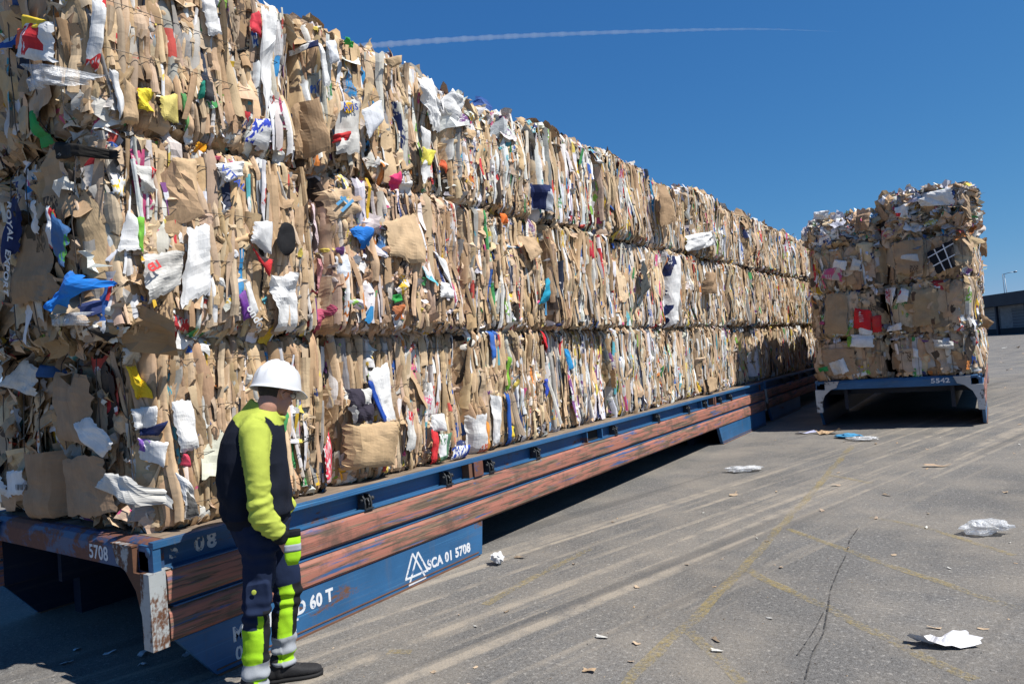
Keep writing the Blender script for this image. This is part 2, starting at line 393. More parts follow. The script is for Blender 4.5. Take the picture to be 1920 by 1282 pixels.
def patches(rng, O, U, V, N, l, w, nu, nv, bul, crm, bend, jit, dens=26., twist=.25, tap=.5):
    n = len(O); u = np.linspace(-1, 1, nu)[None, :, None]; v = np.linspace(-1, 1, nv)[None, None, :]
    ph = rng.uniform(0, 6.283, (14, n, 1, 1)); R = lambda a: np.asarray(a, float).reshape(n, 1, 1)
    l, w, bul, crm, bend, jit = [R(np.broadcast_to(a, n)) for a in (l, w, bul, crm, bend, jit)]
    wa = .5*np.sin(u*2.1+ph[0])+.3*np.sin(u*5.3+ph[1])+.25*np.sin(u*9.7+ph[2])
    wb = .6*np.sin(u*1.7+ph[3])+.3*np.sin(u*4.1+ph[4])
    tp = R(rng.uniform(0, tap, n)); sg = R(rng.choice([-1, 1], n))
    ww = w/2*(1+jit*wa)*(1-tp*np.clip(u*sg*.7+.3, 0, 1)**2)
    vv = v*ww+w*.4*jit*wb
    uu = u*l/2+np.minimum(l, w*2.5)*.5*jit*.45*(np.sin(v*2.2+ph[5])+.6*np.sin(v*5+ph[6])+.4*np.sin(v*11+ph[6]*2))*u*u
    fu = dens*l*.5; fv = 1.6+w*14
    fa = np.minimum(w*.09, .012)*R(rng.uniform(.2, 1.2, n))*np.clip((w-.03)/.06, 0, 1)
    h = bul*np.minimum(w, .055)*(1-v*v)+fa*tri(v*(1.2+w*15*(1+.3*np.sin(ph[13])))+.7*np.sin(u*1.6+ph[11])+ph[12])+bend*l*.5*(u-R(rng.uniform(-.6, .6, n)))**2*sg+twist*R(rng.normal(0, 1, n))*u*v*w*.5
    for k in range(8 if nu*nv > 90 else 5):                       # straight creases at random places and angles
        pu, pv = R(rng.uniform(-.5, .5, n))*l, R(rng.uniform(-.5, .5, n))*w
        an = R(np.where(rng.random(n) < .45, rng.normal(1.57, .25, n), rng.uniform(0, 3.14, n)))
        dd = np.abs((vv-pv)*np.cos(an)+(uu-pu)*np.sin(an)); rr = R(rng.uniform(.02, .06, n))
        h = h+R(rng.choice([-1, 1], n))*crm*R(rng.uniform(10, 42, n))*(np.minimum(dd, rr)-rr*.6)
    h = h+crm*.08*(tri(u*fu+v*1.1+ph[7])+.8*tri(v*fv*2+u*1.9+ph[9]))
    P = O[:, None, None, :]+uu[..., None]*U[:, None, None, :]+vv[..., None]*V[:, None, None, :]+h[..., None]*N[:, None, None, :]
    off = rng.uniform(0, 40, (n, 1, 1, 2))
    uv = np.stack([vv+u*0, uu+v*0], -1)+off
    return P, uv
_quadcache = {}
def put(mb, P, uv, c, ink, smooth=True):
    n, nu, nv, _ = P.shape
    if (nu, nv) not in _quadcache:
        _quadcache[(nu, nv)] = np.array([(i*nv+j, i*nv+j+1, (i+1)*nv+j+1, (i+1)*nv+j) for i in range(nu-1) for j in range(nv-1)])
    q = _quadcache[(nu, nv)]
    f = (q[None]+(np.arange(n)*nu*nv)[:, None, None]).reshape(-1, 4)
    mb.add(P.reshape(-1, 3), f, np.repeat(c, nu*nv, 0), np.repeat(ink, nu*nv, 0), uv.reshape(-1, 2), smooth)
def norm(a): return a/np.linalg.norm(a, axis=-1, keepdims=True)

def face_frame(box, face):
    x0, x1, y0, y1, z0, z1 = box
    if face == 'E': return np.array((x1, y0, z0)), np.array((0, 1., 0)), np.array((0, 0, 1.)), np.array((1., 0, 0)), y1-y0, z1-z0
    if face == 'W': return np.array((x0, y1, z0)), np.array((0, -1., 0)), np.array((0, 0, 1.)), np.array((-1., 0, 0)), y1-y0, z1-z0
    if face == 'S': return np.array((x0, y0, z0)), np.array((1., 0, 0)), np.array((0, 0, 1.)), np.array((0, -1., 0)), x1-x0, z1-z0
    if face == 'N': return np.array((x1, y1, z0)), np.array((-1., 0, 0)), np.array((0, 0, 1.)), np.array((0, 1., 0)), x1-x0, z1-z0
    if face == 'T': return np.array((x0, y0, z1)), np.array((1., 0, 0)), np.array((0, 1., 0)), np.array((0, 0, 1.)), x1-x0, y1-y0
def roundoff(P, fr, seed, r=.065, bulge=.035, lump=.05):
    O, A, B, N, LA, LB = fr; D = P-O; a = D@A; b = D@B
    def pb(d):
        q = np.clip(r-d, 0, r*1.0); return r-np.sqrt(np.maximum(r*r-q*q, 0))
    pa = lambda d: (lambda q: .15-np.sqrt(np.maximum(.0225-q*q, 0)))(np.clip(.15-d, 0, .15))       # deeper upright seams
    s = -pa(a)-pa(LA-a)-pb(b)*.8-pb(LB-b)*.8
    aa = np.clip(a/LA, 0, 1); bb = np.clip(b/LB, 0, 1)
    s = s+bulge*(1-(2*aa-1)**2)*(1-(2*bb-1)**2)
    s = s+lump*vnoise(P*2.6, seed)+lump*.4*vnoise(P*7, seed+5)
    return P+s[..., None]*N

def strips(mb, rng, box, face, n, gu, gv, wts, lmean=.30, wmean=.05, seed=0, tint=None, band=None, horiz=.05, bul=.28, dmax=.03, wide=1.0):
    fr = face_frame(box, face); O, A, B, N, LA, LB = fr
    l = np.clip(rng.lognormal(math.log(lmean), .7, n), .06, LB*.95); wd = np.clip(rng.lognormal(math.log(wmean), .5, n), .016, .22*wide)
    l = np.maximum(l, wd*1.1)
    hz = rng.random(n) < horiz; l = np.where(hz, np.minimum(l, .22), l)
    big = rng.permutation(n); a = (big+rng.random(n))/n*LA                                  # stratified along the face
    lo = l/2-.03; hi = np.maximum(LB-l/2+.03, lo+.01); b = lo+(hi-lo)*rng.random(n)
    th = rng.normal(0, .10, n)+np.where(hz, rng.uniform(.5, 1.57, n), 0)
    til = rng.normal(0, .25, n); tl2 = rng.normal(0, .06, n)
    U0 = np.cos(th)[:, None]*B+np.sin(th)[:, None]*A; V0 = np.cos(th)[:, None]*A-np.sin(th)[:, None]*B
    V = np.cos(til)[:, None]*V0+np.sin(til)[:, None]*N; U = norm(U0+np.tan(tl2)[:, None]*N)
    NN = norm(np.cross(V, U)); NN *= np.sign(NN@N)[:, None]
    dep = rng.uniform(-.05, dmax*.7, n)-.25*np.maximum(wd-.08, 0)
    P, uv = patches(rng, O+a[:, None]*A+b[:, None]*B+dep[:, None]*N, U, V, NN, l, wd, gu, gv, rng.uniform(.05, bul*2, n), rng.uniform(.0015, .0065, n), rng.normal(0, .018, n), rng.uniform(.06, .30, n), tap=.4)
    P = roundoff(P, fr, seed)
    c, ink = palette(rng, n, wts, tint, O+a[:, None]*A+b[:, None]*B, seed)
    s = rng.random(n) < .45
    put(mb, P[s], uv[s], c[s], ink[s], True); put(mb, P[~s], uv[~s], c[~s], ink[~s], False)
def panels(mb, rng, box, face, n, gu, gv, wts, lmean=.38, wmean=.24, seed=0, tint=None, dep=(-.04, .02), rot=.25):
    fr = face_frame(box, face); O, A, B, N, LA, LB = fr
    l = np.clip(rng.lognormal(math.log(lmean), .35, n), .12, LB*.8); wd = np.clip(rng.lognormal(math.log(wmean), .35, n), .09, LA*.6)
    a = wd/2+(LA-wd)*rng.random(n); b = l/2+(LB-l)*rng.random(n); th = rng.normal(0, rot, n); til = rng.normal(0, .14, n); tl2 = rng.normal(0, .07, n)
    U0 = np.cos(th)[:, None]*B+np.sin(th)[:, None]*A; V0 = np.cos(th)[:, None]*A-np.sin(th)[:, None]*B
    V = np.cos(til)[:, None]*V0+np.sin(til)[:, None]*N; U = norm(U0+np.tan(tl2)[:, None]*N); NN = norm(np.cross(V, U)); NN *= np.sign(NN@N)[:, None]
    d = rng.uniform(*dep, n)
    P, uv = patches(rng, O+a[:, None]*A+b[:, None]*B+d[:, None]*N, U, V, NN, l, wd, gu, gv, rng.uniform(.02, .12, n), rng.uniform(.004, .013, n), rng.normal(0, .03, n), rng.uniform(.1, .32, n), dens=14, tap=.4)
    P = roundoff(P, fr, seed); c, ink = palette(rng, n, wts, tint); put(mb, P, uv, c, ink, False)
def crumples(mb, rng, box, face, n, gu, gv, wts, size=.075, seed=0, tint=None, brange=(0., 1.), arange=(0., 1.), out=(-.05, .035), amp=.018, flat=.36):
    fr = face_frame(box, face); O, A, B, N, LA, LB = fr
    a = LA*rng.uniform(*arange, n); b = LB*rng.uniform(*brange, n)
    nn = norm(N+rng.normal(0, flat, (n, 3))); t = norm(np.cross(nn, rng.normal(0, 1, (n, 3)))); q = np.cross(nn, t)
    l = np.clip(rng.lognormal(math.log(size), .5, n), .02, .32); wd = l*rng.uniform(.35, .95, n)
    P, uv = patches(rng, O+a[:, None]*A+b[:, None]*B+rng.uniform(*out, n)[:, None]*N, t, q, nn, l, wd, gu, gv, rng.uniform(-.3, .5, n), np.minimum(l*.22, amp)*rng.uniform(.4, 1.2, n), rng.normal(0, .14, n), rng.uniform(.2, .55, n), dens=60)
    P = roundoff(P, fr, seed); c, ink = palette(rng, n, wts, tint); put(mb, P, uv, c, ink, False)
def core(mb, box, seed, inset=.085, n=14, col=(.20, .15, .105)):  # crevice shade painted in: core darker than the sheets
    x0, x1, y0, y1, z0, z1 = box; c0 = np.array((x0+inset, y0+inset, z0+.03)); c1 = np.array((x1-inset, y1-inset, z1-.03))
    t = np.linspace(0, 1, n)
    for ax in range(3):
        for sd in (0, 1):
            g = np.zeros((n, n, 3)); i1, i2 = [i for i in range(3) if i != ax]
            g[..., i1] = t[:, None]; g[..., i2] = t[None, :]; g[..., ax] = sd
            p = c0+(c1-c0)*g; ctr = (c0+c1)/2
            p = ctr+(p-ctr)*(1+.05*vnoise(p*3, seed)[..., None])
            put(mb, p[None], (p[None][..., [i1, i2]]), np.array([[*col, 0]]), np.array([[0, 0, 0, 1.]]), False)

def wires(box, face, cnt, parent, vertical=True, proud=.05, seed=0, r=.0035):
    fr = face_frame(box, face); O, A, B, N, LA, LB = fr
    for k in range(cnt):
        t = (k+.5)/cnt; mb = MB()
        s = np.linspace(.0, 1, 14)
        pts = np.array([O+(A*LA*t+B*LB*q if vertical else A*LA*q+B*LB*t) for q in s])
        pts = roundoff(pts+N*proud, fr, seed, lump=.03)+.004*vnoise(pts*5, k)[:, None]
        mb.tube(pts, r if vertical else r*.6, 5); mb.build('baling_wire', M_WIRE, parent)

INFO = {}
ORD = ['first', 'second', 'third', 'fourth', 'fifth', 'sixth', 'seventh', 'eighth', 'ninth', 'tenth']
def bale(box, seed, label, group, q, faces='E', wts=(.66, .18, .06, .06, .04), tint=None, loose=(), top=False, flat=False, wide=1., wmean=.05, wire=(), ragged=1.0, endw=None):
    rng = np.random.default_rng(seed); x0, x1, y0, y1, z0, z1 = box
    root = empty('paper_bale', ((x0+x1)/2, (y0+y1)/2, z0)); tag(root, label, 'paper bale', group); INFO[root.name] = (box, seed)
    mb = MB(); core(mb, box, seed, n=12 if q > 1 else 7)
    for fc in faces:
        fr = face_frame(box, fc); area = fr[4]*fr[5]
        if fc in 'SN' or flat:
            k = {3: 1., 2: .75, 1: .5}[q]; ew = endw or (.80, .10, .04, .03, .03)
            panels(mb, rng, box, fc, int(26*area*k), 9, 8, ew, .46, .32, seed, tint, (-.07, -.02), .22)
            strips(mb, rng, box, fc, int((40 if endw else 80)*area*k), 10, 4, wts, .26, .07, seed, tint, horiz=.25, bul=.12)
            panels(mb, rng, box, fc, int(15*area*k), 10, 9, ew, .40, .30, seed, tint, (-.025, .02), .35)
            crumples(mb, rng, box, fc, int((30 if endw else 75)*area*k), 6, 5, (.55, .27, .08, .06, .04), .085, seed, tint, amp=.03)
            for br in ((.0, .1), (.9, 1.)): crumples(mb, rng, box, fc, int(40*area*k), 6, 5, wts, .10, seed, tint, brange=br, out=(-.09, .01))
        else:
            k = {3: 1., 2: .72, 1: .42}[q]; g = {3: (15, 5), 2: (11, 4), 1: (8, 3)}[q]
            strips(mb, rng, box, fc, int((430 if q == 3 else 380)*area*k), *g, wts, .46, wmean, seed, tint, wide=wide)
            panels(mb, rng, box, fc, int((34 if q == 3 else 15)*area*min(1, k+.2)), 14 if q == 3 else 10, 11 if q == 3 else 7, (.80, .14, .04, .01, .01), .36, .125*wide, seed, tint, (-.045, .018), .22)
            strips(mb, rng, box, fc, int((190 if q == 3 else 130)*area*k), *g, wts, .26, wmean*.8, seed+1, tint, dmax=.04, wide=wide)
            crumples(mb, rng, box, fc, int((150 if q == 3 else 80)*area*k), 6, 5, wts, .042, seed, tint, amp=.010)
            crumples(mb, rng, box, fc, int((120 if q == 3 else 70)*area*k), 6, 5, (.48, .36, .10, .035, .025), .055, seed, tint, brange=(0, .10), out=(-.10, .02))
            crumples(mb, rng, box, fc, int((80 if q == 3 else 50)*area*k), 6, 5, (.62, .25, .08, .03, .02), .07, seed, tint, brange=(.90, 1.0), out=(-.10, .02))
    for (fc, br, ar, cnt, ww, size) in loose:
        crumples(mb, rng, box, fc, int(cnt), 6, 5, ww, size, seed, tint, brange=br, arange=ar, out=(-.04, .045))
    if top:
        k = {3: 1., 2: .8, 1: .5}[q]
        panels(mb, rng, box, 'T', int(10*k), 7, 6, wts, .35, .25, seed, tint, (-.05, .0), .8)
        crumples(mb, rng, box, 'T', int(120*k), 6, 5, wts, .11, seed, tint, arange=(.55, 1.), out=(-.06, .035*ragged), flat=.6)
        crumples(mb, rng, box, 'T', int(26*k), 7, 5, wts, .15, seed, tint, arange=(.82, .99), out=(-.03, .06*ragged), flat=.8)
        if 'S' in faces: crumples(mb, rng, box, 'T', int(60*k), 6, 5, wts, .13, seed, tint, brange=(0, .2), out=(-.06, .05*ragged))
    mb.build('compressed_sheets', M_WASTE, root)
    for (fc, cnt, ver) in wire: wires(box, fc, cnt, root, ver, seed=seed)
    return root

# ------------------------------------------------------------------ ground
def sheet(name, pts, mat, z, kind='structure', sub=1):
    mb = MB(); v = [(p[0], p[1], z) for p in pts]
    mb.add(v, np.array([list(range(len(v)))]), smooth=False); o = mb.build(name, mat); tag(o, kind=kind); return o
sheet('ground', [(-2500, -2500), (2500, -2500), (2500, 2500), (-2500, 2500)], M_ASPH, 0.0)
def ribbon(name, pts, width, z, mat, seed=0, ends=.02):
    pts = np.asarray(pts, float); seg = np.linalg.norm(np.diff(pts, axis=0), axis=1); s = np.concatenate([[0], np.cumsum(seg)])
    n = max(8, int(s[-1]/.08)); t = np.linspace(0, s[-1], n); x = np.interp(t, s, pts[:, 0]); y = np.interp(t, s, pts[:, 1])
    c = np.stack([x, y, np.full(n, z)], 1); d = np.gradient(c, axis=0); d = norm(d); nn = np.stack([-d[:, 1], d[:, 0], np.zeros(n)], 1)
    q = np.stack([np.arange(n)*.31+seed, np.full(n, seed*3.1), np.zeros(n)], 1)
    wl = width/2*(1+.25*vnoise(q*2, 3)); wr = width/2*(1+.25*vnoise(q*2, 7)); sh = (width*.2*vnoise(q, 9))[:, None]
    L = c+nn*(wl[:, None]+sh); Rr = c-nn*(wr[:, None]-sh)
    mb = MB(); v = np.stack([L, Rr], 1).reshape(-1, 3)
    mb.add(v, np.array([(2*i+1, 2*i+3, 2*i+2, 2*i) for i in range(n-1)]), smooth=False)
    o = mb.build(name, mat); tag(o, kind='structure'); return o
for i, (pl, wd) in enumerate([([(2.2, .9), (2.22, 2.0), (2.21, 3.3), (2.18, 4.7), (2.02, 9.6)], .075), ([(2.73, 1.52), (2.45, 1.82), (2.25, 2.03)], .07),
        ([(2.26, 3.27), (2.36, 3.17), (2.71, 2.88), (3.05, 2.58), (3.39, 2.27), (3.7, 2.02)], .075), ([(2.25, 4.52), (2.6, 4.2), (2.87, 3.97), (3.2, 3.67), (3.9, 3.1)], .07),
        ([(2.13, 7.15), (2.65, 6.74)], .07), ([(2.84, 5.13), (3.06, 5.03), (3.38, 4.8), (3.9, 4.24)], .06), ([(.79, 1.9), (.8, 2.6), (.84, 3.4)], .07), ([(.72, 1.02), (.86, 1.08)], .06)]):
    ribbon('yellow_line', pl, wd, .004, M_YEL, i)
ribbon('ground_crack', [(3.02, 1.3), (3.0, 1.66), (2.965, 2.0), (2.97, 2.28), (2.92, 2.7), (2.87, 3.1), (2.85, 3.5), (2.84, 3.9), (2.80, 4.3), (2.805, 4.72)], .009, .008, M_CRACK, 3)
ribbon('ground_crack', [(2.90, 1.95), (2.915, 2.3), (2.91, 2.65)], .008, .008, M_CRACK, 5)

# ------------------------------------------------------------------ lettering
def letters(text, size, origin, xdir, ydir, mat, parent, name='lettering', bold=.03, depth=.0005, width=1.0, label=None):
    cu = bpy.data.curves.new('t', 'FONT'); cu.body = text; cu.size = 1.0; cu.offset = bold; cu.extrude = depth/size; cu.space_character = 1.06; cu.resolution_u = 4
    ob = bpy.data.objects.new('t', cu); COL.objects.link(ob)
    dg = bpy.context.evaluated_depsgraph_get(); me = bpy.data.meshes.new_from_object(ob.evaluated_get(dg)); bpy.data.objects.remove(ob); bpy.data.curves.remove(cu)
    n = len(me.vertices); v = np.zeros(n*3, np.float32); me.vertices.foreach_get('co', v); v = v.reshape(-1, 3)
    xd, yd = norm(np.array(xdir, float)), norm(np.array(ydir, float)); zd = np.cross(xd, yd)
    P = np.array(origin)+size*(v[:, :1]*width*xd+v[:, 1:2]*yd+v[:, 2:3]*zd)-np.array(parent.location if parent else (0, 0, 0))
    me.vertices.foreach_set('co', P.ravel().astype(np.float32)); me.update()
    me.name = name; me.materials.clear(); me.materials.append(mat)
    o = bpy.data.objects.new(name, me); COL.objects.link(o); o.parent = parent
    if label: o['label'] = label
    return o

# ------------------------------------------------------------------ cassettes
def bracket(y, parent, x=-.012):
    """black lashing ring bracket in the recess below the deck edge"""
    mb = MB(); d = (.035, .038, .042)
    for s in (0, 1):
        yy = y-.036+s*.062
        prof = [(x-.055, .712), (x+.018, .712), (x+.022, .745), (x+.012, .790), (x-.008, .812), (x-.055, .815)]
        mb.prism(prof, yy, yy+.013, 1, d)
    mb.box((x-.055, y-.040, .708), (x+.034, y+.044, .716), d)
    mb.tube([(x-.005, y-.05, .775), (x-.005, y+.06, .775)], .012, 8, d)
    mb.tube([(x-.005, y+.055, .775), (x-.005, y+.072, .775)], .018, 8, d)
    ring = [(x+.004+.028*math.cos(a), y-.004, .752+.03*math.sin(a)) for a in np.linspace(0, 2*np.pi, 17)]
    mb.tube(ring, .008, 6, d)
    mb.build('lashing_bracket', M_STEEL, parent)

def skirt_poly(y0, y1, slope0, slope1, zt=.301, zb=.012):
    return [(y0+slope0, zb), (y1-slope1, zb), (y1, zt), (y0, zt)]
def cassette(y0, x0, label, number, near=True, detail=True, length=12.5, width=2.6, mats=None):
    """steel roll-trailer cassette; side face at x0 (+x), body to x0-width"""
    blue, rub, post, endm = mats or (M_BLUE, M_RUB, M_POST, M_ENDB)
    y1 = y0+length; xr = x0-width
    root = empty('cargo_cassette', (x0-width/2, y0, 0)); tag(root, label, 'cargo cassette', 'flat steel cassettes under the bales')
    mb = MB(); mb.box((xr+.03, y0+.10, .845), (x0-.045, y1-.10, .868)); mb.build('deck', M_DECK, root)
    for x, s in ((x0, 1), (xr, -1)):
        X = lambda d: x+s*d
        def bx(m, da, db, ya, yb, za, zb):
            a, b = sorted((X(da), X(db))); m.box((a, ya, za), (b, yb, zb))
        m = MB(); bx(m, -.046, .004, y0+.002, y1-.002, .852, .872); bx(m, -.004, .004, y0+.002, y1-.002, .838, .8515)
        bx(m, -.085, -.078, y0+.01, y1-.01, .70, .850)
        m.build('deck_edge', blue, root)
        # two rub rails with chamfered edges
        for za, zb, nm in ((.513, .700, 'rub_rail'), (.303, .488, 'rub_rail')):
            m = MB(); prof = [(X(-.085), za), (X(-.006), za), (X(.014), za+.02), (X(.018), (za+zb)/2), (X(.012), zb-.028), (X(-.004), zb-.003), (X(-.085), zb)]
            m.prism(prof if s > 0 else prof[::-1], y0+.066, y1-.066, 1); m.build(nm, rub, root)
        m = MB(); bx(m, -.05, .002, y0+.10, y1-.10, .4885, .497); bx(m, -.06, -.03, y0+.1, y1-.1, .497, .5128); bx(m, -.05, .006, y0+.10, y1-.10, .7003, .708); m.build('rail_ledge', blue, root)
        # skirts at both ends that carry the cassette
        for sp in (skirt_poly(y0+.10, y0+2.945, .23, .04), skirt_poly(y0+9.55, y1-.05, .14, .03)):
            m = MB(); a, b = sorted((X(-.05), X(-.004))); m.prism(sp, a, b, 0); m.build('side_skirt', blue, root)
            m = MB(); a, b = sorted((X(-.055), X(-.0505))); m.prism(sp, a, b, 0); m.build('skirt_shade_sheet', M_BLUE_SHADE, root)  # added dark sheet that paints shade on the skirt's inner face
            m = MB(); ya, yb = sp[0][0], sp[1][0]; bx(m, -.06, .008, ya+.01, yb-.06, .0, .0118); bx(m, -.0035, .0015, ya+.0, yb-.05, .035, .043); m.build('skid_bar', M_RUST, root)
    # inner webs and cross beams
    m = MB(); 
    for xx in (xr+.45, x0-.45): m.box((xx-.03, y0+.35, .30), (xx+.03, y1-.3, .845))
    for xa in (xr+.088, x0-.098): m.box((xa, y0+.10, .302), (xa+.010, y1-.1, .8445))  # plates added behind the rails to darken the view underneath
    for k in range(9): m.box((xr+.09, y0+.75+k*1.37, .55), (x0-.09, y0+.87+k*1.37, .844))
    for xx in ((xr+.45, x0-.45) if near else ()):
        for yy in ((y0+.5, y0+2.6), (y1-2.9, y1-.4)): m.box((xx-.16, yy[0], .0), (xx-.04, yy[1], .30))
    m.build('underframe', M_BLUE_SHADE, root)
    # end beams
    for yy, s in ((y0, -1), (y1, 1)):
        m = MB(); a, b = sorted((yy, yy-s*.09))
        prof = [(a if s < 0 else b, .700), (a if s < 0 else b, .815), ((a+.018) if s < 0 else (b-.018), .852), ((a+.045) if s < 0 else (b-.045), .8695), (b if s < 0 else a, .8695), (b if s < 0 else a, .700)]
        prof = prof if s < 0 else prof[::-1]
        m.prism(prof, xr+.02, x0-.056, 0); m.build('end_beam', endm, root)
        for sx, x in ((1, x0), (-1, xr)):
            m = MB(); q = lambda d: x-sx*d
            gus = [(q(.405), .842), (q(.165), .842), (q(.165), .70), (q(-.006), .70), (q(-.006), .285), (q(.085), .285), (q(.098), .47), (q(.15), .60), (q(.26), .70), (q(.36), .735)]
            a, b = sorted((yy-s*-.032, yy-s*-.004)); m.prism(gus if sx > 0 else gus[::-1], a, b, 1)
            a, b = sorted((q(-.008), q(.092))); c_, d_ = sorted((yy+s*.034, yy-s*.060)); m.box((a, c_, .283), (b, d_, .706))
            m.box((min(q(.41), q(.16)), c_-.004 if s < 0 else yy+.002, .8425), (max(q(.41), q(.16)), yy-.002 if s < 0 else d_+.13, .852))
            a, b = sorted((q(.0), q(.16))); c_, d_ = sorted((yy+s*.002, yy-s*.095)); m.box((a, c_, .7065), (b, d_, .760) if False else (b, d_, .708))
            m.build('corner_post', post, root)
            m = MB(); a, b = sorted((q(.002), q(.155))); m.box((a, min(yy, yy-s*.045), .7085), (b, max(yy, yy-s*.045), .850)); m.tube([(q(.05), yy-.003 if s < 0 else yy+.003, .815), (q(.05), yy+.006 if s < 0 else yy-.006, .815)], .030, 12); m.build('corner_casting', blue, root)
    if detail:
        for yy in ((1.593, 2.521, 3.131, 3.93, 5.713, 7.051, 8.22, 9.0, 9.745, 10.322) if near else (1.6, 2.5, 3.9, 5.7, 7.0)): bracket(y0+yy, root, x0-.012)
        def one(nm, mat, a, b):
            m = MB(); m.box(a, b); m.build(nm, mat, root)
        for ya, yb in ((2.80, 2.845), (9.36, 9.395)): one('stake_block', M_RUST, (x0-.075, y0+ya, .7085), (x0+.006, y0+yb, .832))
        one('stake_pocket', M_DARK, (x0-.0775, y0+5.02, .7085), (x0-.070, y0+5.365, .8375))  # thin dark slab paints the shade of an open pocket
        one('stake_pocket', M_DARK, (x0-.0775, y0+8.85, .7085), (x0-.070, y0+9.09, .8375))
        for ya, yb in ((2.86, 2.99), (9.40, 9.46)): one('stake_plate', endm, (x0-.02, y0+ya, .7085), (x0+.019, y0+yb, .8375))
        for ya in (5.0, 5.37, 8.83, 9.1): one('pocket_rib', blue, (x0-.0775, y0+ya, .7085), (x0-.008, y0+ya+.018, .8375))
    return root

cas1 = cassette(0.0, 0.0, 'near blue cassette numbered 5708 with scraped red rub rails beside the worker', '5708')
cas2 = cassette(12.72, -.02, 'dark shaded cassette end to end behind the one numbered 5708', '', near=False)
M_POST3 = mat_paint('pale_worn_paint', (.46, .47, .47), rust=(.10, .08, .07), amount=.8, scale=5.5)
cas3 = cassette(11.86, 3.72, 'blue cassette numbered 5542 standing apart at right', '5542', near=False, mats=(M_BLUE, M_RUB, M_POST3, M_BLUE))
xs_, ys_ = (0, 1, 0), (0, 0, 1)
letters('MAX LOAD 60 T', .118, (-.0032, .445, .160), xs_, (0, .0, 1), M_LET, cas1, bold=.042, width=.85)
letters('0', .118, (-.0032, .455, .040), xs_, ys_, M_LET, cas1, bold=.022, width=.85)
letters('T', .105, (-.0032, .865, .062), xs_, ys_, M_LET, cas1, bold=.022, width=.85)
letters('SCA 01 5708', .108, (-.0032, 2.185, .080), xs_, ys_, M_LET, cas1, bold=.042, width=.91)
letters('5', .128, (-.0765, .13, .742), xs_, ys_, M_LETW, cas1, bold=.03, width=.9)
letters('0', .128, (-.0765, .285, .742), xs_, ys_, M_LETW, cas1, bold=.04, width=.95)
letters('8', .128, (-.0765, .365, .742), xs_, ys_, M_LET, cas1, bold=.04, width=.95)
letters('5708', .118, (-.775, -.0015, .722), (1, 0, 0), ys_, M_LET, cas1, bold=.02, width=1.0)
letters('5542', .110, (2.98, 11.8585, .752), (1, 0, 0), ys_, M_LET, cas3, bold=.03, width=1.22)
# two interlaced triangle outlines stencilled beside the number
mb = MB()
T = lambda zx, zy: on_side(620+zx/6.4, 1000+zy/6.4)[1:]
for i, (p, q, wd) in enumerate([((985, 240), (905, 560), .017), ((1050, 222), (950, 615), .017), ((985, 240), (1145, 522), .016), ((1050, 222), (1168, 440), .017), ((900, 555), (1172, 438), .016), ((940, 620), (1148, 520), .016)]):
    a, b = T(*p), T(*q); d = (b-a)/np.linalg.norm(b-a); n_ = np.array((-d[1], d[0]))*wd/2
    mb.prism([a-n_, b-n_, b+n_, a+n_], -.0039, -.0032+i*.0003, 0)
mb.build('emblem', M_LET, cas1)

# ------------------------------------------------------------------ the long stack of bales
BALES, RB = {}, {}
G1 = 'paper bales in the long stack'
ROW = ['bottom', 'middle', 'top']
ZB = [(.872, 2.035), (2.05, 3.245), (3.265, 4.36)]
XF = [-.215, -.125, -.10]
BR = [[.10, 1.50, 3.08, 4.58, 6.1, 7.75, 9.35, 10.9, 12.42], [-.14, 1.43, 3.07, 4.62, 6.25, 8.1, 9.6, 11.05, 12.45], [-.19, 1.30, 2.96, 4.42, 6.0, 7.6, 9.2, 10.8, 12.40]]
LOOK = {(0, 0): 'brown', (0, 1): 'pale brown', (0, 2): 'finely layered', (0, 3): 'white streaked', (0, 4): 'very white streaked', (1, 0): 'white sheeted', (1, 1): 'pink stained', (1, 2): 'tall folded', (2, 0): 'brown and white', (2, 1): 'white patched', (2, 2): 'white crested', (2, 3): 'grey and white'}
W0 = (.74, .155, .07, .018, .017); W1 = (.62, .245, .09, .028, .017); W2 = (.42, .40, .11, .045, .025); W3 = (.36, .37, .18, .05, .04)
WT = {(0, 0): (.82, .105, .05, .012, .013), (0, 1): (.77, .13, .07, .018, .012), (0, 2): (.74, .14, .06, .04, .02), (0, 3): (.46, .38, .08, .05, .03), (0, 4): W2, (1, 0): W0, (1, 1): (.74, .12, .06, .04, .04), (1, 2): (.72, .15, .07, .03, .03), (2, 0): W0, (2, 1): (.66, .2, .08, .03, .03), (2, 2): (.52, .32, .08, .05, .03), (2, 3): W3, (2, 4): (.56, .24, .11, .05, .04)}
LOOSE = {(1, 1): [('E', (.0, .42), (.02, .62), 260, (.42, .38, .11, .06, .03), .07), ('E', (.3, .75), (.02, .35), 90, (.38, .44, .10, .05, .03), .08)],
         (1, 0): [('E', (.0, .28), (.0, 1.), 170, (.53, .29, .09, .06, .03), .075), ('E', (.7, 1.), (.0, .35), 70, (.5, .35, .1, .03, .02), .1)],
         (2, 0): [('E', (.0, .3), (.0, 1.), 110, (.53, .30, .08, .06, .03), .09)], (1, 2): [('E', (.0, .25), (.4, 1.), 120, (.45, .3, .15, .06, .04), .06)],
         (2, 1): [('E', (.0, .25), (.0, 1.), 90, (.5, .3, .1, .07, .03), .09)], (2, 2): [('E', (.0, .3), (.0, .5), 50, (.4, .4, .1, .07, .03), .1), ('E', (.6, 1.), (.0, .7), 60, (.25, .65, .08, .0, .02), .13)],
         (0, 1): [('E', (.0, .13), (.0, 1.), 60, (.5, .25, .1, .12, .03), .08)]}
